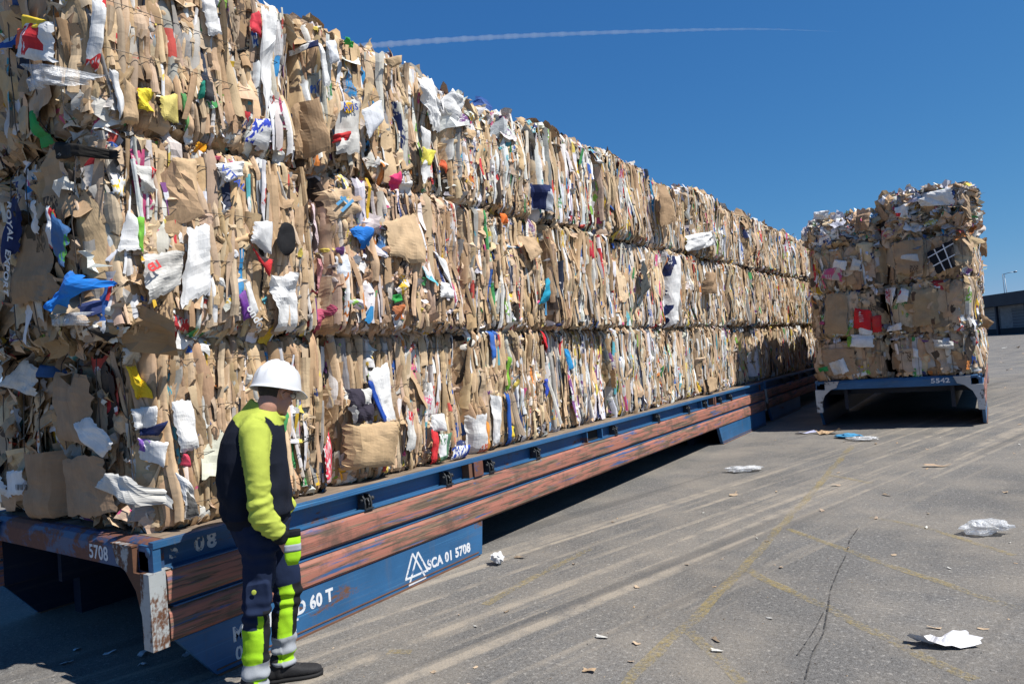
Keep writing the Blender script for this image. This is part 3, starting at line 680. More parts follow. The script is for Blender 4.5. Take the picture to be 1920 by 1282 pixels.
for r in range(3):
    for k in range(8):
        q = 3 if k < 3 else (2 if k < 6 else 1); tn = np.array((1., .985, .96))*[1., 1.06, .95, 1.04, .93, 1.03, .97, 1.02][(k*3+r*5) % 8]
        bx_ = (-1.36, XF[r]+[.0, -.045, .02, -.06, .03, -.035, .035, -.05][(k+r*3) % 8]*(0 if k == 0 else 1), BR[r][k]+.036, BR[r][k+1]-.036, ZB[r][0], ZB[r][1]+(.0 if r < 2 else .07*math.sin(k*2.3)))
        look = LOOK.get((r, k), ['mixed brown', 'brown and white', 'tan'][k % 3])
        lab = f'{look} bale, {ROW[r]} row of the long stack, {ORD[k]} from its near corner'
        BALES[r, k] = bale(bx_, 100+r*20+k, lab, G1, q, faces=('ES' if k == 0 else 'E'), wts=WT.get((r, k), W1), loose=LOOSE.get((r, k), ()), top=(r == 2), wide=[1.25, 1.2, 1.0][k] if k < 3 else 1.0,
             wmean=.044 if (k < 3) else .040, tint=(1.0, .93, .93) if (r, k) == (1, 1) else tn, wire=((('E', 4, False), ('S', 4, True)) if k == 0 else (('E', 4, False),) if k < 3 else ()))
    BALES[r, -1] = bale((-2.60, -1.385, BR[r][0]+.03, 1.45, ZB[r][0], ZB[r][1]), 190+r, f'shaded end bale at the left picture edge in the {ROW[r]} row', G1, 2, faces='S', top=False, wire=(('S', 4, True),))
BR2 = [[12.80, 14.4, 15.95, 17.5, 19.1, 20.7], [12.76, 14.3, 15.9, 17.45, 19.0, 20.6], [12.72, 14.2, 15.75, 17.3, 18.9, 20.5]]
for r in range(3):
    for k in range(5):
        bx_ = (-1.36, XF[r]-.02+.012*((k*5+r) % 3-1), BR2[r][k]+.008, BR2[r][k+1]-.008, ZB[r][0], ZB[r][1]+(.02*math.sin(k*3.1+1) if r == 2 else 0))
        bale(bx_, 300+r*20+k, f'distant {["tan", "white flecked", "brown"][(k+r) % 3]} bale, {ORD[k]} along the second cassette, {ROW[r]} row', 'paper bales on the shaded cassette', 1, wts=(.66, .2, .07, .04, .03), top=(r == 2))

# ------------------------------------------------------------------ bales on the cassette at right
G3 = 'paper bales on the cassette at right'
Z3 = [(.872, 1.63), (1.645, 2.50), (2.515, 3.30)]
EW = (.93, .04, .02, .005, .005)
for r in range(3):
    for k, (xa, xb) in enumerate(((1.17, 2.385), (2.455, 3.70))):
        RB[r, k] = bale((xa+.02*r, xb+.04*(r == 2), 11.88+.02*((r+k) % 2), 13.45, Z3[r][0], Z3[r][1]+(.04 if (r, k) == (2, 0) else 0)), 400+r*10+k, f'shaded brown end bale, {["left", "right"][k]} of the {ROW[r]} pair at right', G3, 2,
             faces='SE' if k else 'SW', wts=(.66, .2, .07, .04, .03), top=(r == 2), wire=(('S', 5, True),), endw=EW, ragged=.5)
    for j in range(6):
        y = 13.47+j*1.52
        if y > 22: break
        bale((2.43, 3.70+.05*(r == 2), y, y+1.5, Z3[r][0], Z3[r][1]), 440+r*10+j, f'bale receding on the sunlit right flank, {ORD[j+1]} back, {ROW[r]} layer', G3, 1, faces='E', wts=(.5, .28, .1, .08, .04), top=(r == 2))
for r in range(3):
    for j in range(5):
        y = 13.47+j*1.52
        bale((1.17, 2.41, y, y+1.5, Z3[r][0], Z3[r][1]), 520+r*10+j, f'shaded bale on the inner left flank of the right stack, {ORD[j+1]} back, {ROW[r]} layer', G3, 1, faces='W', wts=(.66, .2, .07, .04, .03), top=(r == 2))
for j, (y, h_) in enumerate(((13.5, .60), (15.1, .42), (16.6, .56))):
    bale((1.22, 2.42, y, y+1.4, 3.32, 3.32+h_), 560+j, f'loose upper bale behind the crown of the right load, {ORD[j]} back', G3, 1, faces='WS', wts=(.5, .34, .1, .02, .04), top=True)
TW = (.46, .36, .12, .02, .04)
for (xa, xb, zb, zt, sd, lb) in ((1.20, 2.36, 3.33, 3.84, 480, 'low loose pile of crumpled cartons on top of the right load, left half'), (2.42, 3.80, 3.31, 4.07, 481, 'taller loose bale with white sheets crowning the right load')):
    rng = np.random.default_rng(sd); root = empty('paper_bale', ((xa+xb)/2, 12.5, zb)); tag(root, lb, 'paper bale', G3); RB[3, sd-480] = root; INFO[root.name] = ((xa, xb, 11.9, 13.4, zb, zt), sd)
    bx_ = (xa, xb, 11.9, 13.4, zb, zt); mb = MB(); core(mb, bx_, sd, .12, 10)
    for fc in 'STE':
        crumples(mb, rng, bx_, fc, 230, 7, 6, TW, .17, sd, None, out=(-.08, .03), amp=.035, flat=.6); panels(mb, rng, bx_, fc, 16, 7, 6, TW, .30, .22, sd, None, (-.05, .01), .9)
    mb.build('compressed_sheets', M_WASTE, root)

# ------------------------------------------------------------------ the larger pieces one can tell apart in the bales
def px_quad(pts, plane, t, nu=16, nv=12, seed=0, amp=.012, tuck=.05, disc=False, folds=0., info=None):
    f = on_side if plane == 'E' else on_end
    tl, tr, br, bl = [f(*p, t) for p in pts]; N = np.array((1., 0, 0)) if plane == 'E' else np.array((0, -1., 0))
    u, v = np.meshgrid(np.linspace(0, 1, nu), np.linspace(0, 1, nv), indexing='ij')
    rng = np.random.default_rng(seed); ph = rng.uniform(0, 6.28, 8)
    if disc:
        a, b = 2*u-1, 2*v-1; u = (a*np.sqrt(1-b*b/2)+1)/2; v = (b*np.sqrt(1-a*a/2)+1)/2
    else:
        e = .014; u0, v0 = u, v
        u = u0+e*np.sin(v0*9+ph[0])*(2*u0-1)+e*.6*np.sin(v0*21+ph[1])*(2*u0-1)
        v = v0+e*np.sin(u0*8+ph[2])*(2*v0-1)+e*.6*np.sin(u0*19+ph[3])*(2*v0-1)
        rag = rng.random((2, nu, nv)); u = u+(rag[0]-.5)*.05*np.abs(2*u0-1)**6; v = v+(rag[1]-.5)*.06*np.abs(2*v0-1)**6
    P = ((1-u)*(1-v))[..., None]*tl+((1-u)*v)[..., None]*tr+(u*v)[..., None]*br+(u*(1-v))[..., None]*bl
    Lu, Lv = np.linalg.norm(bl-tl), np.linalg.norm(tr-tl)
    k = np.maximum(np.abs(2*u-1), np.abs(2*v-1))
    h = folds*.8*vnoise(np.stack([v*Lv*13+.6*u*Lu, u*Lu*2.2, u*0+seed*.37], -1), 5)-tuck*k**6
    for q in range(10):
        an = rng.uniform(0, 3.14); dd = np.abs((v-rng.random())*Lv*np.cos(an)+(u-rng.random())*Lu*np.sin(an)); rr = rng.uniform(.02, .07)
        h = h+rng.choice([-1, 1])*amp*rng.uniform(8, 34)*(np.minimum(dd, rr)-rr*.6)
    P = P+h[..., None]*N
    if info: P = roundoff(P, face_frame(info[0], plane), info[1])
    return P, np.stack([v*Lv, u*Lu], -1)+rng.uniform(0, 30, 2)
def thick_sheet(mb, P, uv, c, ink, N, th=.003, smooth=False):
    put(mb, P[None], uv[None], c, ink, smooth)
WHITE = (.69, .69, .685); OFFW = (.56, .55, .52); TANC = (.51, .36, .215); TAND = (.33, .22, .13)
XP = {r+1: XF[r]+.055 for r in range(3)}; YP = {r+1: BR[r][0]-.03 for r in range(3)}
def piece(row, plane, name, pts, col, pr=0., ink=(0, 0, 0), label=None, mat=None, amp=.0065, tuck=.015, disc=False, folds=0., out=0., owner=None):
    c = np.mean(pts, 0)
    if owner is None:
        t = XP[row] if plane == 'E' else YP[row]; t += out if plane == 'E' else -out
        p = on_side(*c, t) if plane == 'E' else on_end(*c, t)
        if plane == 'E': k = int(np.clip(np.searchsorted(BR[row-1], p[1])-1, 0, 7)); par = BALES[row-1, k]
        else: par = BALES[row-1, 0 if p[0] > -1.37 else -1]
    else: t, par = owner
    mb = MB(); P, uv = px_quad(pts, plane, t, seed=int(c[0]*7+c[1]), amp=amp, tuck=tuck, disc=disc, folds=folds, info=INFO[par.name])
    P = P+(np.array((1., 0, 0)) if plane == 'E' else np.array((0, -1., 0)))*.045
    put(mb, P[None], uv[None], np.array([[*col, pr]]), np.array([[*ink, 1.]]), False)
    o = mb.build(name, mat or M_WASTE, par)
    if label: o['label'] = label
    return o
RED, BLU, YEL, GRN, NAV = (.55, .035, .04), (.02, .16, .52), (.72, .52, .05), (.06, .33, .06), (.015, .025, .09)
S_ = lambda *a, **k: piece(*a, **k)
# shaded end face
S_(3, 'S', 'printed_sheet', [(72, 40), (110, 46), (112, 122), (48, 112)], WHITE, .12, RED, 'white printed sheet with yellow and red border')
S_(3, 'S', 'printed_sheet', [(66, 35), (104, 44), (96, 62), (62, 60)], YEL, .1, RED, 'yellow torn border of a sheet')
S_(3, 'S', 'printed_sheet', [(54, 60), (74, 64), (66, 84), (46, 98)], (.60, .12, .06), 0, RED, 'red torn border of a sheet')
S_(3, 'S', 'plastic_bag', [(60, 126), (136, 124), (120, 162), (78, 178)], WHITE, mat=M_FILM, label='clear plastic bag', amp=.02, out=.02)
S_(3, 'S', 'plastic_strip', [(66, 208), (73, 210), (82, 264), (64, 278)], (.02, .30, .08), label='green plastic strip')
S_(3, 'S', 'plastic_bag', [(85, 262), (160, 270), (165, 286), (80, 297)], (.02, .018, .016), label='dark patch painted in for the shaded gap between rows')  # black quad paints the shade in the gap between two rows
S_(2, 'S', 'carton', [(41, 372), (57, 374), (54, 472), (27, 498)], NAV, 0, WHITE, 'navy carton with white lettering', amp=.003, tuck=.01)
S_(2, 'S', 'printed_sheet', [(110, 388), (126, 395), (138, 470), (116, 468)], WHITE, .4, RED, 'white and red printed sheet')
S_(2, 'S', 'printed_sheet', [(128, 395), (148, 430), (143, 502), (126, 480)], (.06, .16, .36), .3, GRN, 'blue and green printed sheet', out=.01)
S_(2, 'S', 'folded_card', [(140, 508), (166, 530), (114, 592), (86, 576)], (.02, .20, .66), 0, BLU, 'bright blue folded card', amp=.012, out=.03)
S_(2, 'S', 'paper_sheet', [(72, 378), (87, 378), (84, 440), (70, 440)], WHITE)
S_(2, 'S', 'plastic_film', [(108, 588), (168, 585), (165, 610), (112, 612)], WHITE, mat=M_FILM)
S_(2, 'S', 'cardboard_sheet', [(60, 425), (105, 420), (125, 560), (40, 570)], TAND, .1, (.1, .07, .04), folds=.01, out=-.02)
S_(1, 'S', 'paper_sheet', [(46, 668), (80, 690), (75, 742), (8, 722)], OFFW)
S_(1, 'S', 'cardboard_sheet', [(60, 846), (110, 850), (118, 968), (50, 976)], (.34, .225, .14), label='tall brown cardboard sheet', out=.03, amp=.005)
S_(1, 'S', 'address_label', [(27, 880), (53, 880), (53, 926), (28, 926)], WHITE, .0, NAV, 'white shipping label with a barcode', amp=.002, tuck=.01, out=.02)
S_(1, 'S', 'paper_sheet', [(160, 792), (184, 780), (222, 832), (200, 856)], WHITE, out=.02)
S_(1, 'S', 'paper_sheet', [(204, 884), (240, 892), (278, 966), (188, 912)], OFFW, .1, (.1, .1, .12), out=.03)
S_(1, 'S', 'cardboard_sheet', [(104, 700), (182, 698), (200, 832), (110, 822)], (.36, .24, .15), .08, (.1, .06, .04), folds=.006)
S_(1, 'S', 'cardboard_sheet', [(118, 860), (200, 850), (225, 960), (130, 968)], (.36, .24, .15), 0, (.1, .06, .04), folds=.006)
S_(1, 'S', 'folded_card', [(79, 684), (102, 690), (102, 712), (78, 706)], (.03, .09, .24))
S_(1, 'S', 'paper_sheet', [(0, 660), (14, 662), (8, 742), (0, 746)], (.6, .68, .74))
S_(1, 'S', 'paper_sheet', [(0, 860), (14, 868), (32, 930), (0, 944)], WHITE)
# top row, sunlit
S_(3, 'E', 'printed_bag', [(174, 0), (194, 0), (190, 132), (171, 112)], WHITE, .35, RED, 'white bag with red lettering', folds=.01)
S_(3, 'E', 'paper_sheet', [(205, 130), (219, 136), (233, 200), (226, 226)], WHITE)
S_(3, 'E', 'plastic_bag', [(255, 165), (288, 170), (286, 214), (258, 205)], (.75, .60, .05), .15, RED, 'yellow plastic bag', amp=.02)
S_(3, 'E', 'cardboard_sheet', [(296, 183), (330, 178), (334, 232), (300, 226)], (.62, .52, .16), label='yellow stained cardboard')
S_(3, 'E', 'cardboard_sheet', [(231, 148), (252, 165), (263, 232), (232, 231)], TANC, out=.01)
S_(3, 'E', 'paper_sheet', [(369, 0), (392, 0), (408, 70), (385, 72)], WHITE)
S_(3, 'E', 'paper_sheet', [(478, 18), (506, 34), (503, 150), (488, 236)], WHITE, folds=.008)
S_(3, 'E', 'folded_card', [(463, 32), (474, 28), (484, 75), (459, 62)], (.60, .05, .07), label='red folded card')
S_(3, 'E', 'printed_carton', [(471, 227), (495, 228), (499, 285), (457, 266)], WHITE, .5, (.03, .06, .42), 'white and blue carton', out=.02)
S_(3, 'E', 'plastic_bag', [(372, 265), (397, 265), (388, 293), (366, 287)], (.72, .33, .02), label='orange plastic bag', amp=.02)
S_(3, 'E', 'folded_card', [(383, 289), (420, 291), (421, 300), (380, 296)], (.62, .12, .18))
S_(3, 'E', 'plastic_strip', [(366, 160), (376, 155), (376, 187), (366, 190)], (.02, .22, .16))
S_(3, 'E', 'plastic_strip', [(376, 152), (390, 160), (395, 196), (378, 190)], (.05, .05, .055))
S_(3, 'E', 'plastic_strip', [(335, 178), (343, 180), (354, 242), (346, 246)], (.10, .30, .10))
S_(3, 'E', 'plastic_strip', [(345, 235), (358, 240), (368, 266), (352, 271)], (.10, .10, .40), .3, WHITE)
S_(3, 'E', 'cardboard_sheet', [(564, 190), (595, 184), (613, 285), (578, 291)], TAND, label='tall dark brown cardboard panel', folds=.006, out=.03)
S_(3, 'E', 'paper_sheet', [(560, 86), (590, 78), (592, 90), (562, 96)], WHITE, .3, NAV)
S_(3, 'E', 'paper_sheet', [(590, 82), (598, 84), (612, 160), (603, 166)], WHITE)
S_(3, 'E', 'paper_sheet', [(606, 80), (622, 78), (628, 118), (612, 126)], (.58, .60, .64))
S_(3, 'E', 'printed_bag', [(626, 195), (665, 192), (668, 290), (617, 292)], OFFW, .0, NAV, 'grey white sack with a yellow oval mark', folds=.006, amp=.004)
S_(3, 'E', 'plastic_bag', [(617, 256), (650, 249), (646, 268), (618, 271)], RED, label='crumpled red bag', amp=.02, out=.02)
S_(3, 'E', 'paper_sheet', [(672, 210), (707, 190), (712, 226), (690, 262)], (.66, .68, .72), out=.015)
for q in ([(774, 148), (806, 150), (815, 242), (800, 236)], [(810, 155), (838, 176), (840, 246), (812, 246)], [(834, 192), (855, 164), (867, 196), (855, 228)]): S_(3, 'E', 'paper_sheet', q, WHITE, amp=.018, folds=.01)
S_(3, 'E', 'printed_bag', [(778, 240), (800, 250), (804, 330), (790, 346)], WHITE)
S_(3, 'E', 'plastic_bag', [(782, 278), (813, 285), (806, 312), (785, 310)], (.76, .68, .10), label='pale yellow bag', out=.01)
S_(3, 'E', 'folded_card', [(730, 331), (748, 322), (752, 352), (739, 356)], (.66, .05, .16), label='pink folded card', out=.02)
S_(3, 'E', 'paper_sheet', [(752, 345), (768, 340), (777, 365), (760, 371)], WHITE, out=.01)
S_(3, 'E', 'folded_card', [(825, 300), (839, 305), (835, 327), (822, 311)], (.62, .12, .05))
S_(3, 'E', 'cardboard_flap', [(714, 113), (748, 106), (743, 124), (727, 131)], (.42, .30, .18), out=.03, tuck=.02)
S_(3, 'E', 'drinks_can', [(631, 76), (655, 83), (657, 93), (635, 89)], (.05, .38, .07), label='flattened green can', amp=.02)
S_(3, 'E', 'printed_carton', [(1002, 338), (1024, 350), (1030, 400), (1003, 382)], (.45, .49, .56), .4, NAV, out=.02)
S_(3, 'E', 'paper_sheet', [(1296, 440), (1330, 434), (1336, 460), (1297, 471)], WHITE, out=.05, amp=.02)
S_(3, 'E', 'cardboard_flap', [(1229, 345), (1246, 350), (1251, 420), (1237, 426)], TAND, out=.03)
# middle row
S_(2, 'E', 'plastic_bag', [(212, 334), (235, 336), (230, 371), (214, 361)], (.70, .46, .03), .35, WHITE, 'yellow and white bag')
S_(2, 'E', 'printed_bag', [(245, 310), (290, 320), (284, 376), (262, 360)], OFFW, .15, RED, amp=.02)
S_(2, 'E', 'cardboard_sheet', [(318, 298), (366, 300), (362, 372), (328, 360)], TANC, folds=.008)
S_(2, 'E', 'printed_bag', [(394, 311), (440, 308), (442, 335), (412, 347)], WHITE, .25, BLU, 'crumpled white bag with blue print', amp=.016)
S_(2, 'E', 'paper_sheet', [(236, 395), (254, 410), (260, 470), (222, 470)], WHITE)
S_(2, 'E', 'plastic_strip', [(252, 408), (268, 408), (265, 476), (255, 466)], (.16, .42, .05), label='lime green strip')
S_(2, 'E', 'printed_bag', [(262, 480), (335, 472), (336, 535), (274, 570)], OFFW, .05, RED, 'wide grey white sack', folds=.007)
S_(2, 'E', 'paper_sheet', [(345, 428), (384, 425), (389, 546), (338, 576)], WHITE, label='large white sheet folded downwards', folds=.01)
S_(2, 'E', 'paper_sheet', [(497, 521), (545, 515), (554, 620), (514, 621)], WHITE, label='large torn white sheet', amp=.012)
S_(2, 'E', 'black_disc', [(502, 424), (538, 418), (544, 476), (506, 490)], (.012, .012, .014), label='round black disc', disc=True, amp=.002, out=.015)
S_(2, 'E', 'printed_sheet', [(453, 460), (475, 485), (498, 490), (490, 523)], (.05, .035, .035), .4, RED)
S_(2, 'E', 'paper_sheet', [(462, 420), (497, 420), (495, 482), (455, 456)], (.60, .60, .60))
S_(2, 'E', 'printed_sheet', [(452, 532), (461, 528), (478, 586), (462, 598)], WHITE)
S_(2, 'E', 'printed_sheet', [(439, 556), (452, 545), (468, 596), (456, 601)], (.18, .05, .34), label='purple printed sheet', amp=.003, out=.015)
S_(2, 'E', 'plastic_bag', [(648, 432), (676, 419), (686, 441), (674, 471)], (.02, .16, .52), label='blue cloth like bag', amp=.018, out=.01)
S_(2, 'E', 'cardboard_sheet', [(607, 355), (670, 351), (673, 400), (624, 413)], (.52, .375, .24), label='light brown sheet with blue tape', amp=.008)
S_(2, 'E', 'plastic_sheet', [(585, 380), (608, 374), (612, 472), (591, 462)], (.60, .48, .50), folds=.01)
S_(2, 'E', 'plastic_sheet', [(592, 486), (620, 480), (621, 546), (595, 541)], (.46, .21, .22), label='pink stained sheet', amp=.016)
S_(2, 'E', 'plastic_sheet', [(600, 568), (627, 558), (648, 618), (611, 626)], (.40, .08, .14), label='magenta sheet', amp=.016)
S_(2, 'E', 'paper_sheet', [(632, 480), (650, 478), (655, 526), (633, 526)], (.66, .71, .78), .1, BLU)
S_(2, 'E', 'cardboard_sheet', [(706, 420), (775, 400), (776, 500), (712, 482)], (.50, .36, .22), folds=.01)
S_(2, 'E', 'paper_sheet', [(802, 470), (828, 492), (839, 560), (818, 505)], WHITE)
S_(2, 'E', 'paper_sheet', [(812, 530), (838, 536), (838, 561), (812, 560)], WHITE)
S_(2, 'E', 'printed_carton', [(697, 442), (710, 448), (713, 490), (696, 470)], (.10, .24, .5), .4, WHITE)
S_(2, 'E', 'plastic_bag', [(728, 555), (741, 550), (743, 565), (730, 571)], (.03, .28, .06), amp=.02)
S_(2, 'E', 'plastic_bag', [(728, 576), (745, 572), (753, 600), (735, 601)], (.45, .14, .05), amp=.02)
S_(2, 'E', 'plastic_strip', [(1017, 524), (1027, 520), (1024, 565), (1010, 571)], (.02, .28, .42))
S_(2, 'E', 'plastic_bag', [(933, 401), (948, 400), (950, 420), (935, 421)], (.72, .16, .03), label='small orange bag')
S_(2, 'E', 'cardboard_flap', [(974, 442), (1010, 445), (1012, 475), (986, 492)], (.44, .31, .19), out=.03)
S_(2, 'E', 'plastic_strip', [(1095, 449), (1107, 455), (1108, 486), (1097, 486)], (.45, .03, .05))
S_(2, 'E', 'folded_card', [(1200, 488), (1208, 500), (1212, 540), (1195, 562)], (.05, .055, .055), label='dark grey folded card')
S_(2, 'E', 'paper_sheet', [(1255, 480), (1270, 480), (1272, 610), (1258, 611)], WHITE, .15, NAV)
S_(2, 'E', 'cardboard_flap', [(1324, 510), (1337, 512), (1336, 552), (1325, 551)], (.30, .2, .12), out=.04)
# bottom row
S_(1, 'E', 'plastic_bag', [(252, 685), (275, 684), (296, 745), (277, 746)], (.76, .52, .03), .12, WHITE, 'yellow printed bag')
S_(1, 'E', 'paper_sheet', [(240, 650), (278, 648), (280, 680), (245, 681)], OFFW, amp=.02)
S_(1, 'E', 'printed_carton', [(267, 766), (298, 760), (300, 800), (275, 806)], WHITE, .4, (.62, .22, .03), 'food carton printed orange and red')
S_(1, 'E', 'folded_card', [(285, 801), (313, 789), (304, 816), (285, 816)], NAV)
S_(1, 'E', 'paper_sheet', [(280, 820), (315, 830), (310, 876), (290, 860)], WHITE, .15, (.2, .1, .4))
S_(1, 'E', 'paper_sheet', [(317, 752), (354, 750), (362, 840), (332, 850)], WHITE, label='white bag with pale print', folds=.008)
S_(1, 'E', 'plastic_bag', [(335, 850), (345, 850), (346, 876), (333, 871)], (.55, .06, .1), amp=.016)
S_(1, 'E', 'printed_bag', [(325, 884), (352, 915), (370, 966), (340, 976)], WHITE, .18, (.12, .12, .12), 'white bag with black line drawing', amp=.008)
S_(1, 'E', 'printed_bag', [(603, 842), (621, 800), (632, 902), (607, 906)], WHITE, .5, (.66, .04, .08), 'red and white striped bag', folds=.01)
S_(1, 'E', 'carton', [(650, 796), (735, 790), (735, 871), (655, 881)], (.47, .33, .19), label='flattened brown box', out=.02, amp=.005, tuck=.03)
S_(1, 'E', 'plastic_bag', [(640, 730), (693, 728), (690, 788), (654, 793)], (.035, .03, .045), .12, OFFW, 'dark purple black bag', amp=.012)
S_(1, 'E', 'printed_bag', [(688, 700), (722, 680), (729, 785), (712, 791)], WHITE, label='white sack with a blue edge', folds=.004, amp=.006)
S_(1, 'E', 'plastic_strip', [(684, 716), (692, 712), (717, 788), (710, 791)], (.02, .07, .34), label='blue edge of the white sack', out=.012, amp=.003)
S_(1, 'E', 'paper_sheet', [(750, 768), (770, 775), (773, 840), (755, 846)], OFFW, .1, RED, folds=.01)
S_(1, 'E', 'plastic_strip', [(801, 805), (815, 812), (813, 866), (803, 869)], RED)
S_(1, 'E', 'paper_sheet', [(801, 778), (825, 775), (828, 808), (805, 808)], WHITE, amp=.012)
S_(1, 'E', 'printed_bag', [(815, 814), (838, 811), (836, 862), (818, 869)], (.10, .22, .13), .4, WHITE, 'green and white checked bag', folds=.005)
S_(1, 'E', 'printed_carton', [(848, 838), (878, 832), (879, 858), (845, 863)], (.02, .06, .34), .25, WHITE, 'blue carton', amp=.004, out=.03)
S_(1, 'E', 'printed_bag', [(885, 780), (904, 775), (908, 850), (888, 851)], WHITE, .12, (.6, .1, .05))
S_(1, 'E', 'plastic_strip', [(905, 788), (910, 792), (912, 846), (906, 849)], (.72, .27, .03))
S_(1, 'E', 'printed_bag', [(914, 740), (931, 745), (932, 836), (919, 836)], WHITE, .06, BLU, folds=.006)
S_(1, 'E', 'plastic_strip', [(938, 738), (946, 740), (958, 830), (949, 833)], (.02, .09, .36))
S_(1, 'E', 'plastic_strip', [(951, 795), (960, 800), (960, 821), (953, 819)], YEL)
S_(1, 'E', 'plastic_strip', [(939, 670), (945, 670), (944, 732), (939, 732)], (.18, .38, .04))
S_(1, 'E', 'plastic_strip', [(911, 620), (918, 622), (922, 671), (915, 676)], (.03, .12, .42))
S_(1, 'E', 'folded_card', [(1015, 619), (1033, 646), (1025, 662), (1016, 642)], (.66, .03, .04), label='bright red folded card', out=.02)
S_(1, 'E', 'paper_sheet', [(1020, 656), (1036, 650), (1032, 676), (1024, 681)], WHITE)
S_(1, 'E', 'plastic_strip', [(1013, 712), (1021, 709), (1022, 740), (1016, 746)], (.03, .07, .4))
S_(1, 'E', 'plastic_strip', [(1053, 652), (1060, 655), (1069, 690), (1060, 696)], (.03, .25, .52))
S_(1, 'E', 'cardboard_flap', [(1144, 690), (1161, 695), (1163, 720), (1150, 731)], (.40, .28, .17), out=.04)
S_(1, 'E', 'cardboard_flap', [(1325, 706), (1340, 708), (1338, 732), (1326, 736)], (.40, .28, .17), out=.03)
# the right-hand stack's shaded end
def R_(r, k, name, pts, col, pr=0., ink=(0, 0, 0), label=None, **kw):
    return piece(1, 'S', name, pts, col, pr, ink, label, owner=(kw.pop('y', 11.82), RB[r, k]), **kw)
R_(1, 0, 'printed_carton', [(1603, 578), (1635, 582), (1634, 622), (1601, 614)], (.60, .025, .03), 0, WHITE, 'red carton with white script', amp=.004, tuck=.03)
R_(1, 0, 'printed_carton', [(1635, 592), (1652, 590), (1653, 622), (1635, 624)], (.55, .025, .03), 0, WHITE, amp=.006, tuck=.03)
R_(1, 0, 'paper_sheet', [(1611, 612), (1636, 620), (1634, 629), (1611, 626)], WHITE)
R_(0, 0, 'carton', [(1596, 627), (1638, 628), (1638, 651), (1595, 650)], WHITE, .12, (.25, .12, .1), 'white carton with a red line', amp=.005)
R_(0, 0, 'carton', [(1588, 631), (1597, 630), (1597, 650), (1590, 650)], (.2, .36, .05))
R_(2, 1, 'plastic_sheet', [(1737, 476), (1786, 449), (1792, 500), (1758, 513)], (.012, .013, .018), label='black sheet with white grid lines', amp=.004)
R_(2, 0, 'paper_sheet', [(1565, 487), (1590, 490), (1586, 508), (1560, 503)], WHITE)
R_(2, 0, 'paper_sheet', [(1600, 484), (1616, 490), (1612, 508), (1595, 506)], OFFW)
R_(2, 0, 'printed_sheet', [(1545, 505), (1578, 500), (1580, 528), (1540, 522)], (.5, .42, .36), .4, (.5, .1, .2))
R_(1, 1, 'printed_sheet', [(1658, 540), (1680, 539), (1672, 575), (1659, 566)], WHITE, .3, (.4, .03, .06))
R_(1, 1, 'printed_sheet', [(1690, 540), (1705, 545), (1702, 566), (1680, 569)], WHITE, .25, (.45, .03, .06))
R_(1, 1, 'plastic_bag', [(1664, 612), (1690, 604), (1691, 618), (1661, 622)], WHITE, amp=.02)
R_(0, 0, 'printed_carton', [(1554, 681), (1575, 674), (1582, 700), (1565, 703)], OFFW, .4, (.2, .36, .04))
R_(0, 0, 'paper_sheet', [(1572, 675), (1582, 671), (1592, 695), (1580, 702)], WHITE, out=.01)
R_(0, 0, 'plastic_bag', [(1534, 690), (1553, 686), (1554, 695), (1537, 698)], (.03, .28, .08))
R_(0, 0, 'cardboard_flap', [(1523, 703), (1545, 695), (1552, 711), (1532, 717)], (.36, .24, .15), y=11.78)
R_(0, 1, 'paper_sheet', [(1750, 636), (1788, 640), (1788, 654), (1752, 652)], OFFW, amp=.015)
R_(0, 1, 'paper_sheet', [(1712, 652), (1722, 655), (1722, 670), (1713, 669)], WHITE)
R_(2, 1, 'paper_sheet', [(1686, 478), (1722, 476), (1726, 492), (1690, 486)], OFFW)
R_(3, 1, 'paper_sheet', [(1712, 366), (1784, 352), (1790, 384), (1728, 387)], WHITE, label='large white sheet', amp=.02)
R_(3, 1, 'paper_sheet', [(1678, 392), (1702, 382), (1704, 410), (1682, 408)], WHITE, .2, RED, amp=.02)
R_(3, 0, 'paper_sheet', [(1526, 398), (1555, 394), (1552, 410), (1524, 412)], WHITE, amp=.02)
R_(3, 0, 'cardboard_flap', [(1600, 405), (1632, 398), (1630, 430), (1604, 434)], (.3, .2, .13), amp=.02)
R_(3, 1, 'cardboard_flap', [(1788, 352), (1820, 372), (1832, 420), (1808, 402)], (.40, .29, .19), y=11.9, amp=.02)
R_(2, 1, 'cardboard_flap', [(1831, 446), (1850, 444), (1851, 480), (1839, 478)], (.26, .175, .11), y=13.1, amp=.01)
R_(1, 1, 'cardboard_flap', [(1841, 588), (1864, 604), (1852, 618), (1836, 608)], (.34, .23, .14), y=13.0, amp=.008)
for k, (r, c) in enumerate(((0, 0), (1, 0), (1, 1), (2, 1))):
    q = {(0, 0): [(1540, 655), (1600, 652), (1610, 700), (1548, 705)], (0, 1): [(1665, 640), (1760, 634), (1770, 695), (1675, 700)], (1, 0): [(1548, 552), (1588, 548), (1590, 625), (1548, 628)], (1, 1): [(1708, 545), (1758, 540), (1762, 605), (1714, 612)], (2, 0): [(1525, 470), (1580, 462), (1590, 520), (1532, 530)], (2, 1): [(1676, 455), (1730, 449), (1732, 508), (1680, 515)]}[r, c]
    R_(r, c, 'cardboard_sheet', q, (.38-.02*k % .05, .255, .155), .05, (.1, .06, .04), y=11.84, amp=.005, folds=.004)
